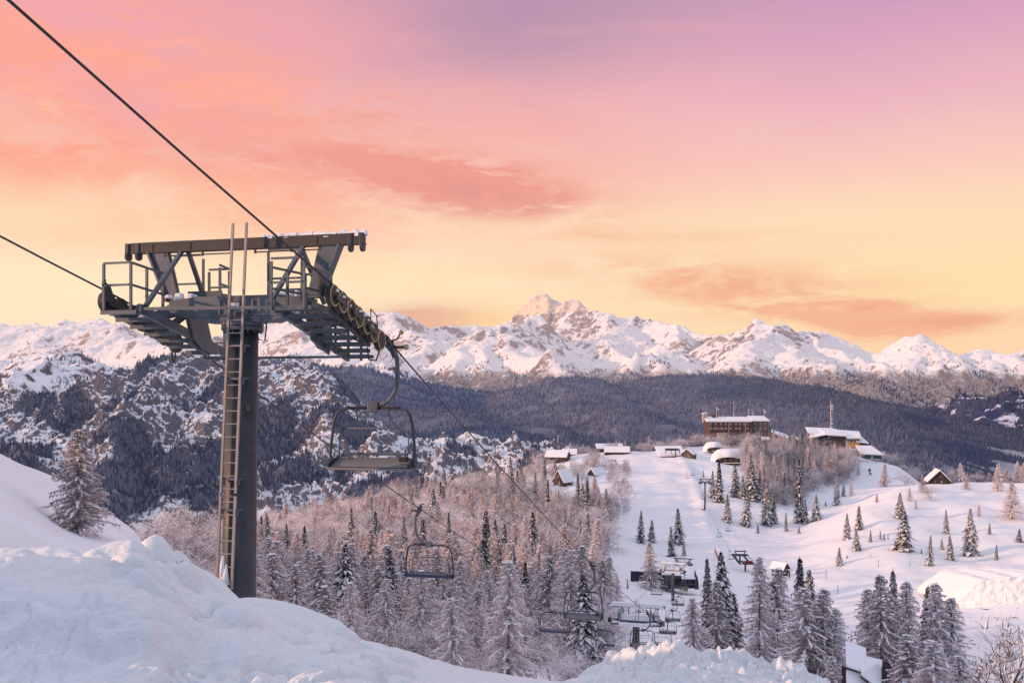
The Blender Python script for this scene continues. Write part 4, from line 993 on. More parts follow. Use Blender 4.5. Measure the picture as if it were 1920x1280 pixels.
    for u in (.80+.035*0, .86, .90): pass
    for u in (.215, .30, .575, .665, .76):
        m = MB(); a = L(u,-1); b = L(u,1); m.bar((a[0]-.05, a[1]+.04, a[2]), (b[0]+.1, b[1]+.04, b[2]), .04, .05); m.bar((a[0]+.1,a[1]+.04,a[2]), (a[0]+.12,-.2,a[2]), .03, .04); m.bar((b[0]+.05,b[1]+.04,b[2]), (b[0]+.05,-.2,b[2]), .03, .04); m.box((b[0]+.06,b[1]+.02,b[2]-.07),(.03,.03,.14)); m.box((a[0]+.06,a[1]+.02,a[2]-.07),(.03,.03,.14)); m.build('bracket', M['steel'], ld)
    return r
T1 = build_tower()
T1_LOC = Vector((-6.18, 20.8, 1.75)); T1.location = T1_LOC
m = MB(); rn = random.Random(2)
for x, z, s_ in ((-.2,-5.55,.12),(-.12,-5.75,.16),(-.22,-5.9,.15)): m.tube([(x,-.52,z-.25),(x,-.52,z),(x+.01,-.5,z+.2)], s_*.6, 8, .02)
m.build('snow_clump', M['snow_cap'], T1, True)
def lift_copy(loc, label, sc=1., pole=1., rz=-LA, caked=True, group='towers of the chairlift below the camera'):
    c = copy_tree(T1); c.location = loc; c['label'] = label; c.scale = (sc, sc, sc); c.rotation_euler = (0, 0, rz)
    if group: c['group'] = group
    for ch in c.children:
        if ch.name.startswith('pole'): ch.scale = (1, 1, pole)
        if ch.name.startswith('snow_on_beam') and caked: ch.location = (0,0,.02)
    if caked:
        m = MB(); m.box((0,-.03,1.78), (6.0,.42,.42), 0, .8); m.box((0,-.2,.5), (3.6,.5,.55), 0, .9); m.box((0,-1.52,.0), (3.6,.16,.30)); m.box((0,-1.5,.18), (3.4,.14,.12)); m.box((0,2.3,-.72), (3.2,.14,.12))
        for s in (-1, 1): m.box((s*2.1,-.1,1.0), (.5,.2,.9)); m.box((s*1.5,.0,1.0), (.10,.14,1.1)); m.box((s*2.0,-1.3,.2), (.8,.5,.16)); m.box((s*1.6,.4,-.1), (.2,3.6,.14))
        m.build('snow_coating', M['snow_cap'], c, bevel=.04)
    return c
T2_LOC = Vector(((1193-960)/F*95, 95, -23.75)); T3_LOC = Vector(((1262-960)/F*205, 205, -39.8)); T4_LOC = Vector(((1281-960)/F*250, 250, -46.6))
lift_copy(T2_LOC, 'snow-caked chairlift tower with short pole behind the broken snow blocks', 1, 1.0)
lift_copy(T3_LOC, 'snow-caked chairlift tower with long dark pole in front of the lift station', 1, 1.75)
lift_copy(T4_LOC, 'dark bare chairlift tower head just behind the snow-caked one at the station', .9, 1.1, caked=False)
def tw(loc, c, l, z): 
    return Vector((loc.x+c*math.cos(LA)+l*math.sin(LA), loc.y-c*math.sin(LA)+l*math.cos(LA), loc.z+z))
def rope_pts(s):
    wz = lambda l: .02-.30*(l-.1)-.03*(l-.1)**2+.235
    up = .252 if s > 0 else .235
    pts = [tw(T1_LOC, s*2.75, l, wz(-1.1)+up*(-1.1-l)+.0012*(l+1.1)**2) for l in (-70,-50,-35,-24,-16,-10,-6,-3)]
    pts += [tw(T1_LOC, s*2.75, l, wz(l)) for l in (-1.1,-.67,-.24,.19,.62,1.05,1.48)]
    A_ = pts[-1]; Bp = tw(T2_LOC, s*2.75, -1.2, wz(-1.2)-.05)
    spans = [(A_, Bp, .9), (tw(T2_LOC, s*2.75, 1.4, wz(1.4)), tw(T3_LOC, s*2.75, -1.2, wz(-1.2)), 1.3), (tw(T3_LOC, s*2.75, 1.4, wz(1.4)), tw(T4_LOC, s*2.5, -1, .3), .4)]
    for a, b, sag in spans:
        for k in range(0, 25):
            u = k/24; p = a.lerp(b, u); p.z -= 4*sag*u*(1-u); pts.append(p)
    return pts
RP = {1: rope_pts(1), -1: rope_pts(-1)}
for s, lab in ((1, 'steel haul rope running from upper left over the yellow-rimmed sheaves'), (-1, 'steel haul rope entering at the left edge over the black sheaves')):
    m = MB(); m.tube(RP[s], .021, 6); tag(m.build('haul_cable', M['cable'], None, True), lab, 'cable', 'haul ropes of the chairlift')
def on_rope(s, d):
    P_ = RP[s]
    for a, b in zip(P_[:-1], P_[1:]):
        if a.y <= d <= b.y: return a.lerp(b, (d-a.y)/(b.y-a.y))
    return P_[-1]
# ------------------------------------------------------------------ chairs (grip at the origin)
def build_chair():
    r = empty('lift_chair', (0,0,0), -LA, 'x', 'lift chair', 'chairs hanging on the chairlift below the camera')
    m = MB(); m.tube([(0,-.28,.07), (0,.28,-.10)], .05, 10); m.bar((-.02,-.12,-.02), (.02,.14,-.16), .14, .16); m.bar((.0,.0,-.05), (.10,.02,-.35), .10, .12); m.bar((-.06,-.1,.1),(.02,.1,-.02),.07,.1); m.build('grip', M['steel_dark'], r, bevel=.015)
    m = MB(); m.tube([(-.02,-.05,.12), (-.10,-.12,.20), (-.16,-.12,.15)], .028, 8); m.tube([(.02,0,.05), (.16,0,.10), (.24,0,.24)], .022, 8); m.tube([(.05,0,-.10), (.34,0,-.10)], .038, 10); m.build('grip_lever', M['steel_dark'], r, True)
    m = MB(); m.disc((.26,0,.26), (.6,0,.8), .055, .08, 12); m.disc((.38,0,-.10), (1,0,0), .07, .08, 14); m.build('guide_roller', M['yellow_rim'], r)
    m = MB(); H_ = [(.04,0,-.10), (.09,0,-.2), (.155,0,-.36), (.165,0,-.55), (.165,0,-.95), (.15,0,-1.08), (.09,0,-1.22), (-.02,0,-1.38), (-.14,0,-1.48), (-.34,0,-1.53)]
    m.tube(H_, .052, 12); m.build('hanger_arm', M['steel'], r, True)
    cx = -.42
    m = MB(); m.box((cx,0,-1.56), (.26,.16,.26)); m.build('suspension_box', M['steel'], r, bevel=.02)
    m = MB()
    for s in (-1, 1):
        p = [(cx,0,-1.60), (cx+s*.66,0,-1.60), (cx+s*.80,-.01,-1.64), (cx+s*.90,-.03,-1.74), (cx+s*.96,-.06,-1.92), (cx+s*1.02,-.08,-2.45), (cx+s*1.04,-.10,-2.70), (cx+s*1.02,-.10,-2.84), (cx+s*.92,-.10,-2.97), (cx+s*.78,-.10,-3.02)]
        m.tube(p, .034, 10)
    m.build('frame', M['steel_dark'], r, True)
    for s in (-1, 1):
        m = MB(); m.box((cx+s*.30,-.03,-1.565), (.22,.07,.035)); m.box((cx+s*.56,-.03,-1.565), (.22,.07,.035)); m.bar((cx+s*.40,-.05,-1.60), (cx+s*.40,-.05,-1.78), .03, .03); m.build('grip_pad', M['rubber'], r)
        m = MB(); m.tube([(cx+s*.40,-.05,-1.76), (cx+s*.44,.18,-2.0), (cx+s*.50,.30,-2.10)], .018, 6); m.bar((cx+s*.46,.28,-2.10), (cx+s*.46,.28,-2.36), .022, .022); m.build('footrest_strut', M['steel'], r)
    m = MB(); m.tube([(cx-.80,.05,-2.10), (cx+.52,.30,-2.10), (cx+.66,.30,-2.14), (cx+.78,.22,-2.3), (cx+.82,.1,-2.55), (cx+.82,0,-2.82)], .018, 8); m.tube([(cx-.80,.05,-2.10), (cx-.86,.05,-2.4), (cx-.86,0,-2.8)], .018, 8); m.build('safety_bar', M['steel'], r, True)
    m = MB()
    m.bar((cx-.98,-.05,-2.945), (cx+.98,-.05,-2.945), .5, .03, up=(0,-.4,1))
    for k in range(6):
        u = k/5; m.box((cx, -.28+u*.46, -3.035+u*.20), (1.96, .085, .022))
    m.box((cx,-.34,-3.07), (2.0,.05,.06)); m.build('seat', M['seat'], r, bevel=.006)
    m = MB(); m.box((cx,-.31,-3.03), (1.9,.05,.018)); m.build('seat_seam', M['rubber'], r)
    m = MB(); m.bar((cx-.84,.28,-2.74), (cx+.72,.28,-2.74), .05, .07); m.box((cx+.68,.26,-2.72), (.04,.05,.16)); m.build('backrest', M['steel'], r, bevel=.01)
    for s in (-1, 1):
        m = MB(); m.bar((cx+s*.98,-.36,-3.0), (cx+s*.96,.22,-2.84), .06, .12); m.box((cx+s*1.0,-.1,-2.95), (.10,.16,.16)); m.bar((cx+s*.9,.2,-2.86),(cx+s*.86,.29,-2.74),.04,.05); m.build('seat_bracket', M['rubber'], r, bevel=.01)
    m = MB(); m.box((cx+.72,.05,-2.84), (.20,.14,.10)); m.build('latch_box', M['rubber'], r, bevel=.01)
    m = MB(); m.box((cx,.26,-2.915), (1.96,.06,.11)); m.build('blue_edge', M['blue_seat'], r, bevel=.01)
    return r
ch0 = build_chair()
CH = [(1,22.25,'nearest empty lift chair with grey slatted seat, hanging right of the big tower'),
      (-1,39.9,'empty chair with dark blue seat edge hanging over the larches, second nearest'),
      (1,51,'grey-seated empty chair hanging in front of the larches, left of the broken snow blocks'),
      (-1,66,'blue-edged empty chair directly below the grey-seated one over the wood'),
      (-1,88,'dark-edged chair low between the wood and the second tower'),
      (1,80,'chair in front of the left half of the short-poled second tower'),
      (1,101,'chair hanging at the right of the second tower pole, lowest there'),
      (1,118,'chair right of the second tower, a little above the lowest one'),
      (1,137,'chair beside the pole of the third tower, near its foot'),
      (-1,133,'chair hanging just above the beam of the second tower'),
      (1,163,'chair at mid height right of the long dark pole of the third tower'),
      (-1,180,'small chair left of the long dark pole, under the pink larch'),
      (1,193,'smallest chair right under the dark bare tower head at the station')]
for i, (s, d, lab) in enumerate(CH):
    c = ch0 if i == 0 else copy_tree(ch0)
    c.location = on_rope(s, d); c.rotation_euler = (0, 0, -LA+(PI if s < 0 else 0)); c['label'] = lab; c.scale = (1.07,1,1.0)

# ------------------------------------------------------------------ buildings
class Bd:
    """a building drawn on its facade: X, Y are photograph pixels at depth d, y is metres behind the facade"""
    def __init__(s, name, X, Y, d, label, cat, group=None):
        s.o = W(X, Y, d); s.k = d/F; s.X = X; s.Y = Y
        s.r = empty(name, s.o, 0, label, cat, group)
    def p(s, X, Y, y=0): return ((X-s.X)*s.k, y, (s.Y-Y)*s.k)
    def wall(s, poly, y0, y1, mat, name='wall', parent=None):
        m = MB(); m.prism([s.p(X, Y, y0) for X, Y in poly], (0,0,0), (0, y1-y0, 0)); return m.build(name, mat, parent or s.r)
    def slab(s, fl, fr, br, bl, th, mat, name='roof', parent=None, bev=.25):
        """corners as (X, Y, y)"""
        q = [Vector(s.p(*c)) for c in (fl, fr, br, bl)]; m = MB(); vs = q+[v+Vector((0,0,th)) for v in q]
        m.add(vs, [(0,1,2,3)[::-1], (4,5,6,7), (0,1,5,4), (1,2,6,5), (2,3,7,6), (3,0,4,7)])
        return m.build(name, mat, parent or s.r, bevel=bev)
    def win(s, X, Y, w, h, y, frame='win_pale', pane='glass'):
        m = MB(); c = s.p(X, Y, y); m.box((c[0], y-.06, c[2]), (w*s.k, .12, h*s.k)); f = m.build('window', M[frame], s.r)
        m = MB(); m.box((c[0]-w*s.k*.02, y-.15, c[2]), (w*s.k*.45, .06, h*s.k*.55)); m.build('pane', M[pane], f); return f
# hotel
h = Bd('mountain_hotel', 1384, 835, 652, 'long dark brown hotel with three rows of windows under a snowy roof', 'hotel')
h.wall([(1327,835),(1409,835),(1409,790),(1327,790)], 0, 14, M['brown_facade']); h.wall([(1409,835),(1442,835),(1442,789),(1409,789)], 1.2, 14, M['grey_facade'], 'wing_wall')
h.slab((1325,791,-.8),(1409.5,791,-.8),(1408,784,14.5),(1326,784,14.5), 1.0, M['snow_cap'], 'snowy_roof'); h.slab((1410,790,.4),(1443.5,790,.4),(1442,783,14.5),(1409.5,783,14.5), 1.2, M['snow_cap'], 'snowy_roof')
h.wall([(1323,792),(1330,792),(1330,776),(1323,776)], 8, 12, M['plaster'], 'lift_shaft'); h.slab((1322,776,7.6),(1331,776,7.6),(1331,776,12.4),(1322,776,12.4), .8, M['snow_cap'], 'shaft_roof')
h.wall([(1342,782),(1351,782),(1351,778),(1342,778)], 9, 12, M['brown_facade'], 'roof_box')
for X in (1333,1342.5,1352,1361,1370,1380,1387,1395,1401.5): h.win(X, 794.5, 3.6, 3.8, 0)
for X in (1333,1340,1345,1351,1355,1361,1370,1380,1387,1401.5): h.win(X, 803, 3.8, 4.0, 0)
for X in (1417,1427,1436): h.win(X, 794.5, 3.4, 3.8, 1.2); h.win(X, 803, 3.4, 4.2, 1.2)
for X in (1334.5, 1340, 1361): h.win(X, 814, 3.6, 3.6, 0)
for X in (1366, 1329, 1397): h.wall([(X,835),(X+.6,835),(X+.6,792),(X,792)], -.15, 0, M['mast'], 'drainpipe')
h.wall([(1344,835),(1362,835),(1362,811),(1344,811)], -2.5, 0, M['plaster'], 'porch')
for X, t0, dish in ((1348,762,1),(1381,752,0),(1409,764,0),(1438,767,1),(1417,771,0)):
    m = MB(); a = h.p(X, 784, 8); b = h.p(X, t0, 8); m.tube([a, b], .22 if dish else .14, 6, .1)
    if dish: m.disc((a[0]+1, 7.6, b[2]-2), (.3,-1,.1), .9, .25, 14); m.box((a[0], 7.8, b[2]-1), (.5,.5,1.6))
    else: m.box((a[0], 7.8, a[2]+2), (.8,.3,.8)); m.bar((a[0]-.7,8,b[2]-2),(a[0]+.7,8,b[2]-2),.1)
    m.build('roof_antenna', M['mast'], h.r)
m = MB()
for q in (-1, 0, 1):
    a = h.p(1327, 776, 10); m.bar(a, (a[0]+q*1.8, 10, a[2]+5), .12)
m.build('roof_antenna', M['mast'], h.r)
# low lodge between hotel and restaurant
g = Bd('low_lodge', 1462, 835, 640, 'low lodge with two sloping snowy roofs just right of the brown hotel', 'lodge')
g.wall([(1446,832),(1470,834),(1470,818),(1448,811)], 0, 7, M['grey_facade']); g.wall([(1430,832),(1450,832),(1450,823),(1430,823)], 1, 7, M['wood'], 'annexe_wall')
g.slab((1445,810,-1.5),(1472,823,-1.5),(1481,817,7),(1450,807,7), .9, M['snow_cap'], 'snowy_roof'); g.slab((1428,825,-.5),(1450,825,-.5),(1449,821,7),(1431,821,7), .7, M['snow_cap'], 'annexe_roof')
for X in (1455, 1461, 1467): g.win(X, 826, 2.6, 3, 0)
g2 = Bd('snowy_outbuilding', 1487, 837, 632, 'small flat-roofed outbuilding with thick snow between lodge and restaurant', 'outbuilding')
g2.wall([(1478,837),(1496,837),(1496,824),(1478,824)], 0, 6, M['plaster']); g2.slab((1475,825,-1),(1498,825,-1),(1496,819,6.5),(1480,819,6.5), 1, M['snow_cap'], 'snowy_roof'); g2.wall([(1478,829),(1496,829),(1496,826),(1478,826)], -.3, 0, M['wood'], 'fascia')
g2.win(1484,833,3,3,0); g2.win(1491,833,3,3,0)
# restaurant
q = Bd('mountain_restaurant', 1572, 856, 622, 'angular mountain restaurant with orange end panel and broad folded snowy roof', 'restaurant')
q.wall([(1522,838),(1534,838),(1534,817),(1522,821)], 0, 10, M['plaster'], 'end_wall'); q.wall([(1534,840),(1555,840),(1555,816),(1534,817)], 2.5, 12, M['wood'], 'recessed_wall')
q.wall([(1555,840),(1587,840),(1587,819),(1555,817)], 1.5, 12, M['grey_facade'], 'glass_front'); q.wall([(1587,840),(1613,840),(1613,821),(1587,821)], .8, 12, M['plaster'])
q.wall([(1592,840),(1611,840),(1611,831),(1592,830)], .2, .8, M['orange'], 'orange_panel'); q.wall([(1610,842),(1630,842),(1630,826),(1610,826)], 3, 11, M['wood'], 'side_wing')
q.wall([(1525,852),(1545,854),(1545,841),(1525,841)], 0, 8, M['wood'], 'basement_wall'); q.wall([(1545,849),(1571,850),(1571,842),(1545,841)], .4, 8, M['plaster'], 'basement_wall')
q.wall([(1571,853),(1581,853),(1581,843),(1571,843)], -.6, 4, simple('cream_wall', (.55,.42,.26), .8), 'cream_annexe'); q.wall([(1581,855),(1593,855),(1593,843),(1581,843)], 1, 8, M['glass'], 'dark_entrance'); q.wall([(1593,855),(1616,856),(1616,845),(1593,844)], .2, 8, M['plaster'], 'basement_wall')
q.wall([(1526,842),(1613,843),(1613,841.2),(1526,840.4)], -3.0, 2, M['snow_cap'], 'terrace'); q.wall([(1526,841),(1562,841),(1562,839.4),(1526,839.4)], -3.1, -3.0, M['red'], 'terrace_banner'); q.wall([(1524,841),(1531,841),(1531,837.4),(1524,837.4)], -3.2, -3.12, M['green'], 'terrace_windscreen')
m = MB()
for X in range(1564, 1612, 4): a = q.p(X, 840.6, -2.9); m.box((a[0], a[1], a[2]+.5), (.08,.08,1))
a = q.p(1563, 839, -2.9); b = q.p(1612, 839, -2.9); m.bar(a, b, .1); m.build('terrace_railing', M['mast'], q.r)
q.slab((1515,822,-2),(1548,815,-2.5),(1546,812,8),(1526,814,8), .8, M['snow_cap'], 'snowy_roof'); q.slab((1519,813,4),(1560,817,4),(1575,806,16),(1524,804,16), .9, M['snow_cap'], 'snowy_roof')
q.slab((1548,816,-2.5),(1588,818,-2.5),(1580,807,14),(1545,806,14), .9, M['snow_cap'], 'snowy_roof'); q.slab((1587,822,-2.5),(1613,822,-2.5),(1624,812,12),(1578,808,12), .9, M['snow_cap'], 'snowy_roof')
q.slab((1606,829,0),(1629,832,0),(1626,822,9),(1612,820,9), .9, M['snow_cap'], 'wing_roof'); q.wall([(1530,818),(1560,818),(1560,812),(1524,810)], 6, 9, M['plaster'], 'upper_wall')
for X in (1560,1566,1572,1578): q.win(X, 834, 4, 6, 1.5, 'wood_pale')
for X in (1591,1597,1604,1609): q.win(X, 826, 4, 4, .8, 'grey_facade')
for X in (1551,1557,1564): q.win(X, 846, 4.5, 4, .4, 'wood')
for X in (1597,1603,1609): q.win(X, 850, 4.5, 5, .2, 'wood')
rn = random.Random(4)
q2 = Bd('green_walled_shed', 1635, 860, 612, 'long shed with green wall and rounded snowy roof at the restaurant’s right end', 'shed')
q2.wall([(1616,858),(1654,860),(1652,850),(1616,849)], 0, 7, M['green']); q2.slab((1612,851,-1.5),(1655,853.5,-1.5),(1643,839,8),(1612,838,8), 1.1, M['snow_cap'], 'snowy_roof'); q2.wall([(1634,859.5),(1636,859.5),(1636,850),(1634,850)], -.1, 0, M['mast'], 'post'); q2.wall([(1616,853),(1654,854.5),(1653,851.5),(1616,850)], -.12, -.02, M['glass'], 'window_band')
# antenna mast
m0 = W(1557.5, 812, 640); am = empty('radio_mast', m0, 0, 'tall thin radio mast with small dishes rising above the restaurant roof', 'radio mast')
k = 640/F; H_ = (812-753)*k
m = MB()
for i in range(3):
    a = i*2.094; m.tube([(.42*math.cos(a), .42*math.sin(a), -8), (.16*math.cos(a), .16*math.sin(a), H_)], .08, 5)
for i in range(22):
    z = -6+i*(H_+5)/22; w_ = .55-.39*(z+8)/(H_+8)
    for j in range(3):
        a = j*2.094; b = a+2.094; m.bar((w_*math.cos(a), w_*math.sin(a), z), (w_*math.cos(b), w_*math.sin(b), z+1.2), .07)
m.tube([(0,0,H_),(0,0,H_+3)], .06, 5); m.build('lattice', M['mast'], am)
for z, s_ in ((H_-3,1.0),(H_-5,.7),(4,1.0),(7,.9),(10,.6)):
    m = MB(); m.disc((.9,-.3,z), (.5,-1,0), s_, .4, 14); m.bar((0,0,z),(.9,-.3,z),.12); m.build('dish', M['mast'], am)
m = MB()
for z in (H_*.55, H_*.62, H_*.70): m.bar((-.4,0,z),(1.6,0,z),.08); m.bar((1.5,0,z-.5),(1.5,0,z+.5),.06)
m.build('antenna_arm', M['mast'], am)

def gable(name, X, Yb, d, w, l, hw, hr, rz, label, cat, wall='wood', snow=.55, over=.6, group=None, zoff=0, round_=False, chim=False):
    """gabled hut: w across the gable, l along the ridge; the gable faces -y before turning by rz"""
    x = (X-960)/F*d; z = (gz(x, d) if Yb is None else -(Yb-HY)/F*d)+zoff
    r = empty(name, (x, d, z), rz, label, cat, group)
    m = MB(); g_ = [(-w/2,-l/2,-1.5), (w/2,-l/2,-1.5), (w/2,-l/2,hw), (0,-l/2,hr), (-w/2,-l/2,hw)]; m.prism(g_, (0,0,0), (0,l,0)); m.build('wall', M[wall], r)
    for s in (-1, 1):
        e = Vector((s*(w/2+over), 0, hw-over*(hr-hw)/(w/2))); t_ = Vector((0, 0, hr)); n_ = Vector((s*(hr-hw), 0, w/2)).normalized()
        m = MB(); P_ = [e+n_*.02, t_+n_*.02+Vector((0,0,.02)), t_+Vector((0,0,.16)), e+n_*.14]
        m.prism([(p.x, -l/2-over, p.z) for p in P_], (0,0,0), (0, l+2*over, 0)); rf = m.build('roof', M['wood'], r)
        m = MB(); ns = 8; prof = []
        for i in range(ns+1):
            u = i/ns; b = e.lerp(t_, u); k_ = snow*(min(1, (u*6+.15))**.5)*(1+.12*math.sin(i*2.1+X)); prof.append(b+n_*(.16)+Vector((0,0,k_)))
        P_ = [e+n_*.15]+prof+[t_+Vector((0,0,.17))]
        m.prism([(p.x, -l/2-over*.85, p.z) for p in P_], (0,0,0), (0, l+2*over*.85, 0)); so_ = m.build('roof_snow', M['snow_cap'], rf, bevel=.16 if w > 4 else .06)
    m = MB(); m.box((w*.1,-l/2-.03,hw*.42), (.9,.06,min(2.0,hw*.84))); m.build('door', M['wood_pale'], r)
    m = MB(); m.box((-w*.22,-l/2-.04,hw*.6), (w*.1,.08,w*.09)); f = m.build('window', M['wood_pale'], r); m = MB(); m.box((-w*.22,-l/2-.09,hw*.6), (w*.08,.04,w*.07)); m.build('pane', M['glass'], f)
    m = MB(); m.box((w*.08,-l/2-.04,hw+.4*(hr-hw)), (w*.1,.08,w*.09)); f = m.build('window', M['wood_pale'], r); m = MB(); m.box((w*.08,-l/2-.09,hw+.4*(hr-hw)), (w*.08,.04,w*.07)); m.build('pane', M['glass'], f)
    if chim:
        m = MB(); m.box((w*.2,0,hr), (.7,.7,1.6)); m.build('chimney', M['plaster'], r)
    return r
gable('dark_chalet', 1056, 905, 470, 6.5, 8, 1.3, 6.4, -.75, 'dark steep-gabled chalet half buried in the frosted wood', 'chalet', snow=.7)
gable('snowy_house', 1046, 860, 590, 10, 14, 1.6, 4.6, 1.25, 'wide low house with lit snowy roof at the left end of the plateau', 'house', 'wood', 1.2)
gable('snowy_house', 1068, 855, 606, 7, 9, 1.6, 4.0, 1.5, 'small snow-covered house behind the wide low house', 'house', 'wood', 1.1)
gable('snowy_house', 1157, 853, 600, 8, 16, 2.3, 5.0, 1.45, 'long house with dark front wall under thick snow at the piste top', 'house', 'wood', 1.0, chim=True)
gable('snowy_house', 1142, 846, 640, 9, 18, 2.2, 4.6, 1.6, 'long white-roofed house right behind the dark-fronted one', 'house', 'wood', .9)
gable('snowy_hut', 1119, 893, 500, 5, 8, 1.4, 4.2, -.9, 'little snowed-over hut in the trees below the long house', 'hut', snow=1.0)
gable('lift_hut', 1292, 858, 570, 7, 8, 2.6, 5.4, -.5, 'shingle-clad hut with gable beside the upper lift station', 'hut', 'grey_facade', .6)
gable('gabled_hut', 1758, 903, 455, 9, 11, 1.2, 5.8, -.28, 'timber hut with wide snowy gable on the right-hand crest', 'hut', 'wood', .6, 1.0)
gable('lift_cabin', 1462, 1070, 282, 2.8, 4, 1.2, 2.6, .75, 'dark little lift cabin hiding behind the larch tips in mid slope', 'cabin', 'wood', .12)
# snowed-in cabin in the lower right corner
k = Bd('snowed_in_cabin', 1628, 1290, 84, 'snowed-in dark cabin with two white roof planes, lower right', 'cabin')
k.slab((1586,1250,0),(1626,1264,0),(1652,1238,3.6),(1612,1224,3.6), .28, M['snow_cap'], 'snowy_roof', bev=.14)
k.slab((1610,1262,-.6),(1648,1292,-.6),(1674,1254,2.4),(1638,1246,2.4), .24, M['snow_cap'], 'snowy_roof', bev=.12)
dk = simple('shadowed_timber', (.018,.015,.018), .9)
k.wall([(1594,1310),(1624,1310),(1624,1270),(1594,1260)], .6, 2.2, dk); k.wall([(1620,1315),(1660,1315),(1670,1258),(1648,1296),(1620,1274)], .1, 1.4, dk, 'lean_to_wall')
k.slab((1578,1296,-1.2),(1628,1304,-1.4),(1624,1272,.5),(1590,1262,.5), .3, M['snow_cap'], 'snow_drift', bev=.2)
k.wall([(1646,1298),(1650,1296),(1675,1250),(1672,1246)], -.5, 1.5, dk, 'barge_board'); k.wall([(1609,1266),(1648,1297),(1648,1294),(1610,1263)], -.62, -.4, dk, 'eave_board')
def dome(X, Yb, d, w_, h_, dep, label, front=(.15,.45)):
    """a chalet under one rounded heap of snow, its dark front showing below the rim"""
    x = (X-960)/F*d; r = empty('domed_chalet', (x, d, -(Yb-HY)/F*d), 0, label, 'chalet'); vs = []; fs = []; n, k_ = 32, 14
    for j in range(k_+1):
        ph = j/k_*PI/2; hh = math.sin(ph)**.85; rr = math.cos(ph)**.75
        for i in range(n):
            a = 2*PI*i/n; q_ = 1+.06*math.sin(3*a+X)+.04*math.sin(7*a)
            zb = h_*.46*max(0, -math.sin(a))*(1 if abs(math.cos(a)) < .8 else .3)     # rim lifted at the front
            vs.append((w_/2*rr*math.cos(a)*q_, dep/2*rr*math.sin(a)*q_, zb*(1-hh)+h_*hh))
    for j in range(k_):
        for i in range(n): fs.append((j*n+i, j*n+(i+1) % n, (j+1)*n+(i+1) % n, (j+1)*n+i))
    link(bpy.data.objects.new('roof_snow', npmesh('roof_snow', vs, fs, M['snow_cap'])), r)
    m = MB(); m.box((w_*.06,-dep*.26,h_*.16), (w_*.66, dep*.52, h_*.42)); m.build('wall', M['wood'], r)
    m = MB(); m.box((w_*.10,-dep*.57,h_*.06), (w_*.62, dep*.10, .25)); m.build('balcony', M['wood_pale'], r)
    m = MB(); m.box((w_*.10,-dep*.57,h_*.085), (w_*.60, dep*.11, .3), 0, .9); m.build('balcony_snow', M['snow_cap'], r, bevel=.1)
    for q_ in (-.12, .08, .26):
        m = MB(); m.box((w_*q_,-dep*.525,h_*.27), (1.1,.1,1.0)); f = m.build('window', M['wood_pale'], r); m = MB(); m.box((w_*q_,-dep*.525-.07,h_*.27), (.8,.06,.75)); m.build('pane', M['glass'], f)
dome(1361, 868, 560, 18, 9, 14, 'chalet buried under a big rounded dome of snow below the hotel')
dome(1338, 846, 600, 13, 6.5, 9, 'second snow-domed chalet, smaller, up left of the big dome')
# upper lift station on the plateau
u = Bd('upper_lift_station', 1262, 862, 578, 'low upper lift station with snowy deck and red rail at the piste top', 'lift station')
u.wall([(1240,861),(1281,859),(1281,853),(1240,855)], 0, 8, M['wood']); u.slab((1236,856,-1),(1283,854,-1),(1283,839,10),(1232,840,10), .9, M['snow_cap'], 'snowy_roof'); u.wall([(1272,858),(1281,857.6),(1281,855),(1272,855.4)], -.3, 0, M['red'], 'red_rail')
m = MB(); a = u.p(1265.5, 866, -2.5); b = u.p(1265.5, 845, -2.5); m.tube([a, b], .35, 8)
for y_ in (-4, -1): a = u.p(1247, 843, y_); b = u.p(1273, 843, y_); m.bar(a, b, .5, .5)
for X in (1247, 1258, 1273): a = u.p(X, 840.5, -2.5); b = u.p(X, 849, -2.5); m.bar(a, b, .35)
m.box(u.p(1258, 841, -2.5), (8,3.5,.7)); m.build('bullwheel_frame', M['steel_dark'], u.r)
# lower lift station behind the third tower
v = Bd('lower_lift_station', 1270, 1106, 236, 'dark glazed lower lift station with snowy roofs and curved shield, behind the towers', 'lift station')
v.wall([(1241,1104),(1262,1104),(1262,1076),(1245,1076)], 0, 4, M['steel_dark'], 'cabin_wall'); v.wall([(1262,1104),(1308,1104),(1305,1084),(1262,1084)], 1, 4, M['dark_net'], 'hall_wall')
for X, Y_, w_, h_ in ((1250,1083,7,10),(1257.5,1083,6,10),(1250,1096,7,8),(1257.5,1096,6,8),(1285,1092,8,7),(1295,1092,8,7)): v.win(X, Y_, w_, h_, 0 if X < 1270 else 1, 'steel')
v.slab((1240,1077,-.5),(1264,1077,-.5),(1262,1071,4.5),(1243,1071,4.5), .35, M['snow_cap'], 'snowy_roof', bev=.12); v.slab((1277,1085,-.8),(1303,1085,-.8),(1301,1074,5),(1281,1074,5), .5, M['snow_cap'], 'snowy_roof', bev=.15)
m = MB()
for i in range(7):
    a = i/6*1.3; b = (i+1)/6*1.3; c0 = v.p(1304, 1104); x0 = c0[0]
    m.add([(x0+.9*math.sin(a), 0, 4.0*math.cos(a)*1.05), (x0+.9*math.sin(b), 0, 4.0*math.cos(b)*1.05), (x0+.9*math.sin(b), 4, 4.0*math.cos(b)*1.05), (x0+.9*math.sin(a), 4, 4.0*math.cos(a)*1.05)], [(0,1,2,3)])
m.build('curved_shield', M['steel_dark'], v.r); v.wall([(1302,1104),(1309,1104),(1304,1068),(1302,1072)], -.2, 0, M['steel_dark'], 'shield_edge')
m = MB(); m.box(v.p(1283,1101,-1.5), (1.2,.5,1.2)); m.build('control_box', simple('olive_box', (.25,.25,.12)), v.r)
m = MB(); m.box(v.p(1272,1098,-.5), (5.5,.8,.5)); m.disc(v.p(1285,1094,-1), (0,.3,1), 2.0, .25, 24, 1.7); m.build('bullwheel', M['steel_dark'], v.r)
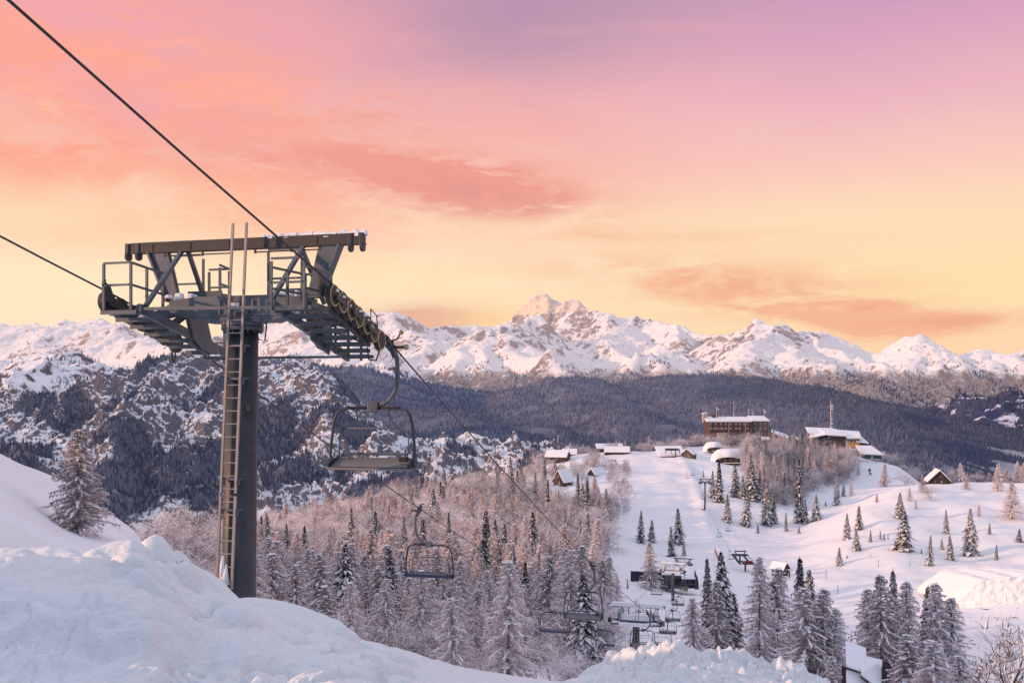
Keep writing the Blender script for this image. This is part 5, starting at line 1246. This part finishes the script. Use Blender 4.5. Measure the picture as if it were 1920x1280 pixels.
w1 = Bd('dark_mesh_screen', 1210, 1092, 238, 'long dark navy mesh screen standing in the snow left of the station', 'screen')
w1.wall([(1183,1090),(1210,1088),(1210,1071),(1183,1070)], 0, .12, M['dark_net'], 'mesh_panel'); w1.wall([(1210.4,1088),(1240,1093),(1240,1072),(1210.4,1071)], 0, .12, M['dark_net'], 'mesh_panel')
for X in (1183,1196,1210,1224,1240): w1.wall([(X-.4,1094),(X+.4,1094),(X+.4,1069.5),(X-.4,1069.5)], .13, .3, M['steel_dark'], 'post')
# bottom station of the upper lift
n_ = Bd('return_station', 1398, 1068, 292, 'dark steel return station of the upper chairlift standing on one leg', 'lift station')
m = MB(); a = n_.p(1397.5, 1070, 0); b = n_.p(1397.5, 1055, 0); m.tube([a, b], .3, 12); m.build('leg', M['steel_dark'], n_.r)
m = MB(); m.box(n_.p(1388,1032.8,0), (3.9,.35,.35)); m.bar(n_.p(1379,1033),n_.p(1381,1040),.25); m.bar(n_.p(1397,1033),n_.p(1395,1040),.25); m.build('top_frame', M['steel_dark'], n_.r)
m = MB()
for y_ in (-.8, .8):
    m.bar(n_.p(1373.5,1039,y_),n_.p(1388,1057,y_),.4,.5); m.bar(n_.p(1392,1039,y_),n_.p(1402,1050,y_),.35,.45); m.bar(n_.p(1373.5,1039.5,y_),n_.p(1402,1040,y_),.3,.4)
m.bar(n_.p(1387,1040,0),n_.p(1387.5,1057,0),.45); m.bar(n_.p(1380,1040,0),n_.p(1381,1052,0),.2); m.bar(n_.p(1401,1038,0),n_.p(1405,1044,0),.14); m.bar(n_.p(1405,1044,0),n_.p(1412,1050,0),.14); m.build('side_truss', M['steel_dark'], n_.r)
m = MB(); m.box(n_.p(1403,1055.5,0), (3.7,2.4,.5)); m.build('drive_deck', simple('rust_red_deck', (.12,.05,.07)), n_.r); m = MB(); m.box(n_.p(1404,1052,0), (2.2,1.4,.35)); m.bar(n_.p(1408,1050,0),n_.p(1408,1056,0),.2); m.build('deck_rail', M['red'], n_.r)
m = MB(); m.disc(n_.p(1398,1053,0), (.2,0,1), 1.6, .2, 24, 1.4); m.build('bullwheel', M['steel_dark'], n_.r)
# upper chairlift: tower and chairs on the hotel slope
up = lift_copy(W(1322, 904.5, 415), 'slim distant chairlift tower on the slope below the hotel', 1.0, 1.7, -.12, caked=False, group=None)
up.location.z += -.0; del up['group'] 
m = MB(); m.box((-1.2,-.6,-12.8), (1.0,.3,1.8)); m.build('red_crash_pad', M['red'], up)
uA = W(1389, 1041, 292); uB = W(1322, 904.5, 415); uC = W(1264, 846, 570)
for s, lab in ((-1, 'thin left rope of the upper chairlift climbing to the plateau'), (1, 'thin right rope of the upper chairlift climbing to the plateau')):
    pts = []
    for a, b in ((uA, uB), (uB, uC)):
        for k in range(13):
            u_ = k/12; p = a.lerp(b, u_); p.z -= 4*2.*u_*(1-u_); p.x += s*2.6; pts.append(p)
    m = MB(); m.tube(pts, .025, 5); tag(m.build('haul_cable', M['cable'], None, True), lab, 'cable', 'ropes of the upper chairlift')
    if s < 0: LP = pts
    else: RPp = pts
def on2(P_, d):
    for a, b in zip(P_[:-1], P_[1:]):
        if a.y <= d <= b.y: return a.lerp(b, (d-a.y)/(b.y-a.y))
    return P_[-1]
for P_, d, s, lab in ((LP,398,-1,'distant chair left of the slim tower on the hotel slope'),(LP,470,-1,'distant chair above the slim tower, left of a pair near the plateau'),(RPp,485,1,'distant chair above the slim tower, right of a pair near the plateau'),
                      (LP,335,-1,'lower left of two chairs over the bare piste above the return station'),(RPp,345,1,'upper right of two chairs over the bare piste above the return station'),(LP,300,-1,'chair hanging under the dark return station'),(RPp,400,1,'distant chair at the foot of the slim tower, right side')):
    c = copy_tree(ch0); c.location = on2(P_, d); c.rotation_euler = (0,0,.35+(PI if s < 0 else 0)); c['label'] = lab; c['group'] = 'chairs of the upper chairlift'
# ------------------------------------------------------------------ small things on the snow
e0 = W(1480, 1083, 262); e0.z = gz(e0.x, e0.y)
r = empty('snow_gun', e0, 0, 'dark green snow gun with T-shaped head on the flat piste', 'snow gun')
m = MB(); m.tube([(0,0,-.3),(-.05,0,1.9)], .20, 10, .26); m.build('stand', M['green'], r, True); m = MB(); m.box((-.35,0,1.75), (.8,.6,.6)); m.build('motor_box', M['green'], r, bevel=.05); m = MB(); m.tube([(-1.1,0,2.2),(-.1,0,2.1)], .13, 10); m.tube([(.15,0,2.1),(1.1,0,2.25)], .1, 10); m.build('nozzle_arm', M['green'], r)
e0 = W(1631, 893, 560); e0.z = gz(e0.x, e0.y)
r = empty('snow_cannon', e0, 0, 'small black snow cannon on the shaded snow under the restaurant', 'snow cannon')
m = MB(); m.tube([(-.4,-.8,3.4),(-.2,.8,3.0)], .8, 16, .65); m.build('barrel', M['steel_dark'], r); m = MB(); m.bar((-.3,0,2.8),(0,0,1.2),.4); m.bar((0,0,1.2),(-1,-.6,0),.2); m.bar((0,0,1.2),(1.3,-.3,0),.2); m.bar((0,0,1.2),(0,1,0),.2); m.box((.3,0,1.2),(1.2,.8,.7)); m.build('carriage', M['steel_dark'], r)
d0 = 105; e0 = W(1348, 1232, d0)
r = empty('marker_post', (e0.x, e0.y, gz(e0.x, e0.y)), 0, 'short post with an orange box on top among the larches', 'marker post')
zt = -(1226-HY)/F*d0-gz(e0.x, e0.y)
m = MB(); m.tube([(0,0,-.5),(0,0,zt-.1)], .05, 8); m.build('post', M['wood'], r); m = MB(); m.box((0,0,zt), (.42,.25,.34)); m.build('orange_box', M['orange'], r, bevel=.03)
# red piste net
r = empty('piste_net', (0,0,0), 0, 'short red safety net fence running up the piste behind the spruces', 'safety net'); m = MB(); mp = MB()
PN = [(1340,1032,318),(1344,1040,306),(1349,1048,296),(1354,1055,288)]; pw = []
for X, Y_, d in PN: x = (X-960)/F*d; pw.append(Vector((x, d, gz(x, d))))
for a, b in zip(pw[:-1], pw[1:]):
    for z in (.3,.6,.9,1.2,1.5): m.bar(a+Vector((0,0,z)), b+Vector((0,0,z)), .05, .05)
    for k in range(14): p = a.lerp(b, k/14); m.bar(p+Vector((0,0,.3)), p+Vector((0,0,1.5)), .03, .03)
for p in pw: mp.tube([p-Vector((0,0,.3)), p+Vector((0,0,1.7))], .05, 6)
m.build('net', M['red'], r); mp.build('posts', M['steel_dark'], r)
# signboard on posts behind the reddish larches
x = (1628-960)/F*205; z = gz(x, 205)
r = empty('sign_frame', (x, 205, z), 0, 'dark horizontal board on posts behind the reddish larches', 'sign board'); zt = -(1114-HY)/F*205-z
m = MB(); m.box((0,0,zt), (3.2,.12,.30)); m.build('board', M['wood'], r)
for s in (-1, 1): m = MB(); m.box((s*1.2,.1,zt/2), (.12,.12,zt)); m.build('post', M['wood'], r)
# small bare poles at the piste edge
for X, Y_, hh, lab in ((1647,1062,2.2,'thin dark piste pole left of the reddish larch tips'),(1549,1085,2.6,'thin piste pole on the flat snow at left of the group'),(1571,1115,2.4,'thin piste pole above the lower right larches'),(1633,1046,1.2,'short dark stake in the snow below the touching spruces'),(1706,1062,1.6,'short dark stake below the biggest spruce')):
    d = hit(X, Y_); x = (X-960)/F*d; m = MB(); m.tube([(x,d,gz(x,d)-.3),(x,d,gz(x,d)+hh)], .07, 6); tag(m.build('piste_pole', M['steel_dark']), lab, 'pole')
# ploughed snow wall at the right
def wallf(u_, v_):
    X = 1795+u_*330; d = 196-8*math.sin(u_*2); x = (X-960)/F*d; g_ = gz(x, d)
    return x, d, g_
vs = []; nu, nv = 150, 40
for i in range(nu+1):
    x, d, g_ = wallf(i/nu, 0); top = 5.6*min(1, i/nu*7)**.6*(1+.05*math.sin(i*.3)) 
    for j in range(nv+1):
        w_ = j/nv
        if w_ < .5: t_ = w_/.5; z = g_-.6+top*(t_**.8); yy = d+1.6*t_+.3*math.sin(t_*PI)
        else: t_ = (w_-.5)/.5; z = g_-.6+top*(1-.25*t_)+.2*math.sin(t_*3); yy = d+1.6+t_*18
        nn = float(vn(np.array([x*.8]), np.array([z*.9+yy*.5]), 5)[0])*.35+float(vn(np.array([x*2.5]), np.array([z*2.5+yy]), 6)[0])*.16
        vs.append((x, yy-nn, z+nn*.6))
fs = [(i*(nv+1)+j, (i+1)*(nv+1)+j, (i+1)*(nv+1)+j+1, i*(nv+1)+j+1) for i in range(nu) for j in range(nv)]
tag(link(bpy.data.objects.new('snow_wall', npmesh('snow_wall', vs, fs, M['snow']))), 'high ploughed snow wall with bluish face at the right edge', 'snow wall')
# ------------------------------------------------------------------ sky, sun, camera
w = bpy.data.worlds.new('World'); C.world = w; w.use_nodes = True; t = w.node_tree
bg = t.nodes['Background']
tc = E(t, t.nodes.new('ShaderNodeTexCoord').outputs['Generated'])
sp = t.nodes.new('ShaderNodeSeparateXYZ'); t.links.new(tc.k, sp.inputs[0]); dx, dy, dz = [E(t, sp.outputs[i]) for i in range(3)]
az = dx._m('ARCTAN2', dy); hyp = (dx*dx+dy*dy)._m('SQRT'); el = dz/(hyp+.0001)
def ramp(fac, stops):
    n = t.nodes.new('ShaderNodeValToRGB'); t.links.new(fac.k, n.inputs[0]); r = n.color_ramp; r.interpolation = 'EASE'
    r.interpolation = 'LINEAR'
    while len(r.elements) < len(stops): r.elements.new(.5)
    for e, (p_, c_) in zip(r.elements, stops): e.position = p_; e.color = c_
    return E(t, n.outputs[0])
el2 = el*2.0                               # ramps span el 0 .. 0.5
# slow wavering so that the bands are not straight
wv = noise(t, comb(t, az*1.4, el*3.0), 1.0, 3, .5)
ew = el2 + (wv-.5)*.10
L = ramp(ew, [(0, srgb(252,210,175)), (.10, srgb(255,228,192)), (.22, srgb(255,229,194)), (.33, srgb(254,208,168)), (.47, srgb(252,192,166)), (.62, srgb(246,170,165)), (.80, srgb(240,160,168)), (1, srgb(215,150,175))])
Cn = ramp(ew, [(0, srgb(252,208,165)), (.12, srgb(255,221,180)), (.24, srgb(255,228,192)), (.38, srgb(254,213,182)), (.50, srgb(249,190,174)), (.64, srgb(241,176,178)), (.76, srgb(215,160,178)), (.88, srgb(188,146,178)), (1, srgb(168,138,178))])
Rr = ramp(ew, [(0, srgb(252,204,160)), (.12, srgb(255,219,174)), (.24, srgb(255,224,172)), (.38, srgb(254,214,182)), (.50, srgb(248,194,188)), (.62, srgb(233,174,190)), (.76, srgb(211,154,190)), (.9, srgb(190,140,184)), (1, srgb(165,125,178))])
base = mixc(t, az.ss(-.50, -.02), L, Cn); base = mixc(t, az.ss(0, .42), base, Rr)
def blob(X, Y, sx, sy, rot=0):
    a0 = math.atan((X-960)/F); e0 = (HY-Y)/F*math.cos(a0); c, s = math.cos(rot), math.sin(rot)
    ua = az-a0; ue = el-e0
    p_ = (ua*c+ue*s)*(F/sx); q = (ue*c-ua*s)*(F/sy)
    return ((p_*p_+q*q)*-1.0)._m('EXPONENT')
def cloudn(sc, rot, st, seed, det=8, rough=.58, dist=.6):
    v = comb(t, az, el, seed); v = mapping(t, v, (1, st, 1), (0, 0, rot))
    return noise(t, v, sc, det, rough, dist)
c1 = cloudn(5, .35, 2.6, .3); c2 = cloudn(9, .12, 5, 1.7); c3 = cloudn(22, .25, 3, 4.1, 8, .65); c4 = cloudn(3.2, .5, 2.0, 9.1)
def lay(base, m, col): return mixc(t, m.cl(), base, col)
# upper left coral cloud field
m1 = (blob(120,130,460,180,-.1)*1.15+blob(330,300,420,110,-.35)*.7+blob(60,270,260,60,-.15)*.7)*(c1.ss(.36,.60)*.70+c3.ss(.40,.62)*.45)
base = lay(base, m1*.95, srgb(254,160,136))
base = lay(base, (blob(420,230,260,60,-.15)+blob(250,60,420,45,0)*.8)*c4.ss(.42,.60)*.75, srgb(238,160,178))
base = lay(base, blob(640,60,330,120,.1)*c4.ss(.35,.65)*.7, srgb(238,158,172))
base = lay(base, (blob(300,350,480,70,-.15)+blob(500,200,200,50,-.4)*.8+blob(60,190,260,40,-.1))*(c3.ss(.44,.68))*.55, srgb(255,200,165))
base = lay(base, (blob(330,110,260,60,-.3)+blob(90,60,200,50,0)+blob(700,190,160,40,-.2))*(c3.ss(.46,.68))*.7, srgb(255,165,145))
# mauve wedge at top centre
base = lay(base, blob(960,40,260,110,.1)*.80, srgb(172,134,170))
base = lay(base, (blob(1180,60,260,16,0)+blob(880,140,260,26,-.45))*c2.ss(.35,.65)*.6, srgb(225,160,175))
# pink fan to the right of centre
base = lay(base, (blob(860,190,330,60,-.42)+blob(1020,235,300,70,-.2)*.5)*c1.ss(.3,.6)*.45, srgb(245,170,168))
base = lay(base, blob(1480,180,330,60,.1)*c4.ss(.35,.62)*.45, srgb(230,168,188))
base = lay(base, blob(1420,260,420,90,0)*c4.ss(.4,.65)*.4, srgb(250,200,190))
# dark salmon streak in the middle
m2 = (blob(880,345,210,42,-.16)+blob(700,320,300,48,-.05)*.7+blob(940,375,100,26,-.1)*.8+blob(640,225,240,22,.02)*.4)*(c2.ss(.34,.54)*.75+c3.ss(.42,.58)*.5)
base = lay(base, m2*1.15, srgb(238,150,134))
base = lay(base, (blob(900,365,150,24,-.2)+blob(860,395,200,16,.05)*.6)*(c3.ss(.36,.62)*.8)*.6, srgb(212,136,134))
# cream glow patches at left low and centre
base = lay(base, (blob(160,540,420,70,0)+blob(60,400,300,40,.2)*.5)*.8, srgb(255,236,196))
base = lay(base, (blob(760,520,300,50,0)+blob(1480,420,500,60,0)*.7)*.5, srgb(255,232,184))
base = lay(base, blob(1700,560,330,26,0)*.6, srgb(255,228,170))
# low orange bands on the right
m3 = (blob(1330,520,290,40,-.10)+blob(1180,440,300,18,-.05)*.55+blob(1480,575,240,26,-.12)+blob(1640,572,60,9,.05)+blob(1800,597,170,13,0)+blob(1680,625,110,14,.03)+blob(1560,600,160,30,-.1)*.7+blob(1000,600,200,20,0)*.3)*(c2.ss(.30,.60)*.75+c3.ss(.4,.62)*.35)
base = lay(base, m3*.9, srgb(246,180,142))
base = lay(base, (blob(1770,604,130,10,0)+blob(1620,578,60,7,.1)+blob(1420,535,140,16,-.12)*.6)*c3.ss(.36,.6)*.6, srgb(232,156,128))
# pink cap of cloud on the range, below the glowing summit
base = lay(base, (blob(800,592,95,20,.02)+blob(760,612,120,24,0))*(c3.ss(.22,.5))*1.1, srgb(232,176,152))
base = lay(base, (blob(1000,600,150,34,0))*.45, srgb(255,226,150))
base = lay(base, (blob(905,598,50,10,0))*.8, srgb(253,205,150))
base = mixc(t, .10, base, srgb(255,228,212))
# above the frame the dome turns to cool evening blue
sk = t.nodes.new('ShaderNodeTexSky'); sk.sky_type = 'NISHITA'; sk.sun_disc = False
SUN_EL = math.radians(13); SUN_AZ = math.radians(-104)      # azimuth from +y towards +x
sk.sun_elevation = SUN_EL; sk.sun_rotation = SUN_AZ
vm = t.nodes.new('ShaderNodeMix'); vm.data_type = 'RGBA'; vm.blend_type = 'ADD'; vm.inputs[0].default_value = .06
vm.inputs[6].default_value = (.80,.83,.98,1); t.links.new(sk.outputs[0], vm.inputs[7])
base = mixc(t, dy.ss(.20, -.25), base, (.34,.40,.52))      # unseen sky behind the camera, darkened to shade the faces turned towards it
base = mixc(t, el.ss(.45, 1.3), base, E(t, vm.outputs[2]))
base = mixc(t, el.ss(.0, -.15), base, (.42,.40,.48))
t.links.new(base.k, bg.inputs[0]); bg.inputs[1].default_value = 1.0
sun = bpy.data.lights.new('sun', 'SUN'); sun.energy = 3.6; sun.angle = math.radians(1.2); sun.color = (1, .57, .33)
so = link(bpy.data.objects.new('sun', sun))
sd = Vector((math.sin(SUN_AZ)*math.cos(SUN_EL), math.cos(SUN_AZ)*math.cos(SUN_EL), math.sin(SUN_EL)))
so.rotation_euler = sd.to_track_quat('Z', 'Y').to_euler(); so.location = sd*50
cam = bpy.data.cameras.new('camera'); cam.sensor_width = 36; cam.lens = 36*F/1920; cam.shift_y = 100/1920; cam.clip_end = 40000; cam.clip_start = .2
co = link(bpy.data.objects.new('camera', cam)); co.rotation_euler = (PI/2, 0, 0); C.camera = co
C.view_settings.view_transform = 'Standard'; C.view_settings.look = 'None'; C.view_settings.exposure = 0; C.view_settings.gamma = 1
C.cycles.max_bounces = 6; C.cycles.diffuse_bounces = 3; C.cycles.use_denoising = True
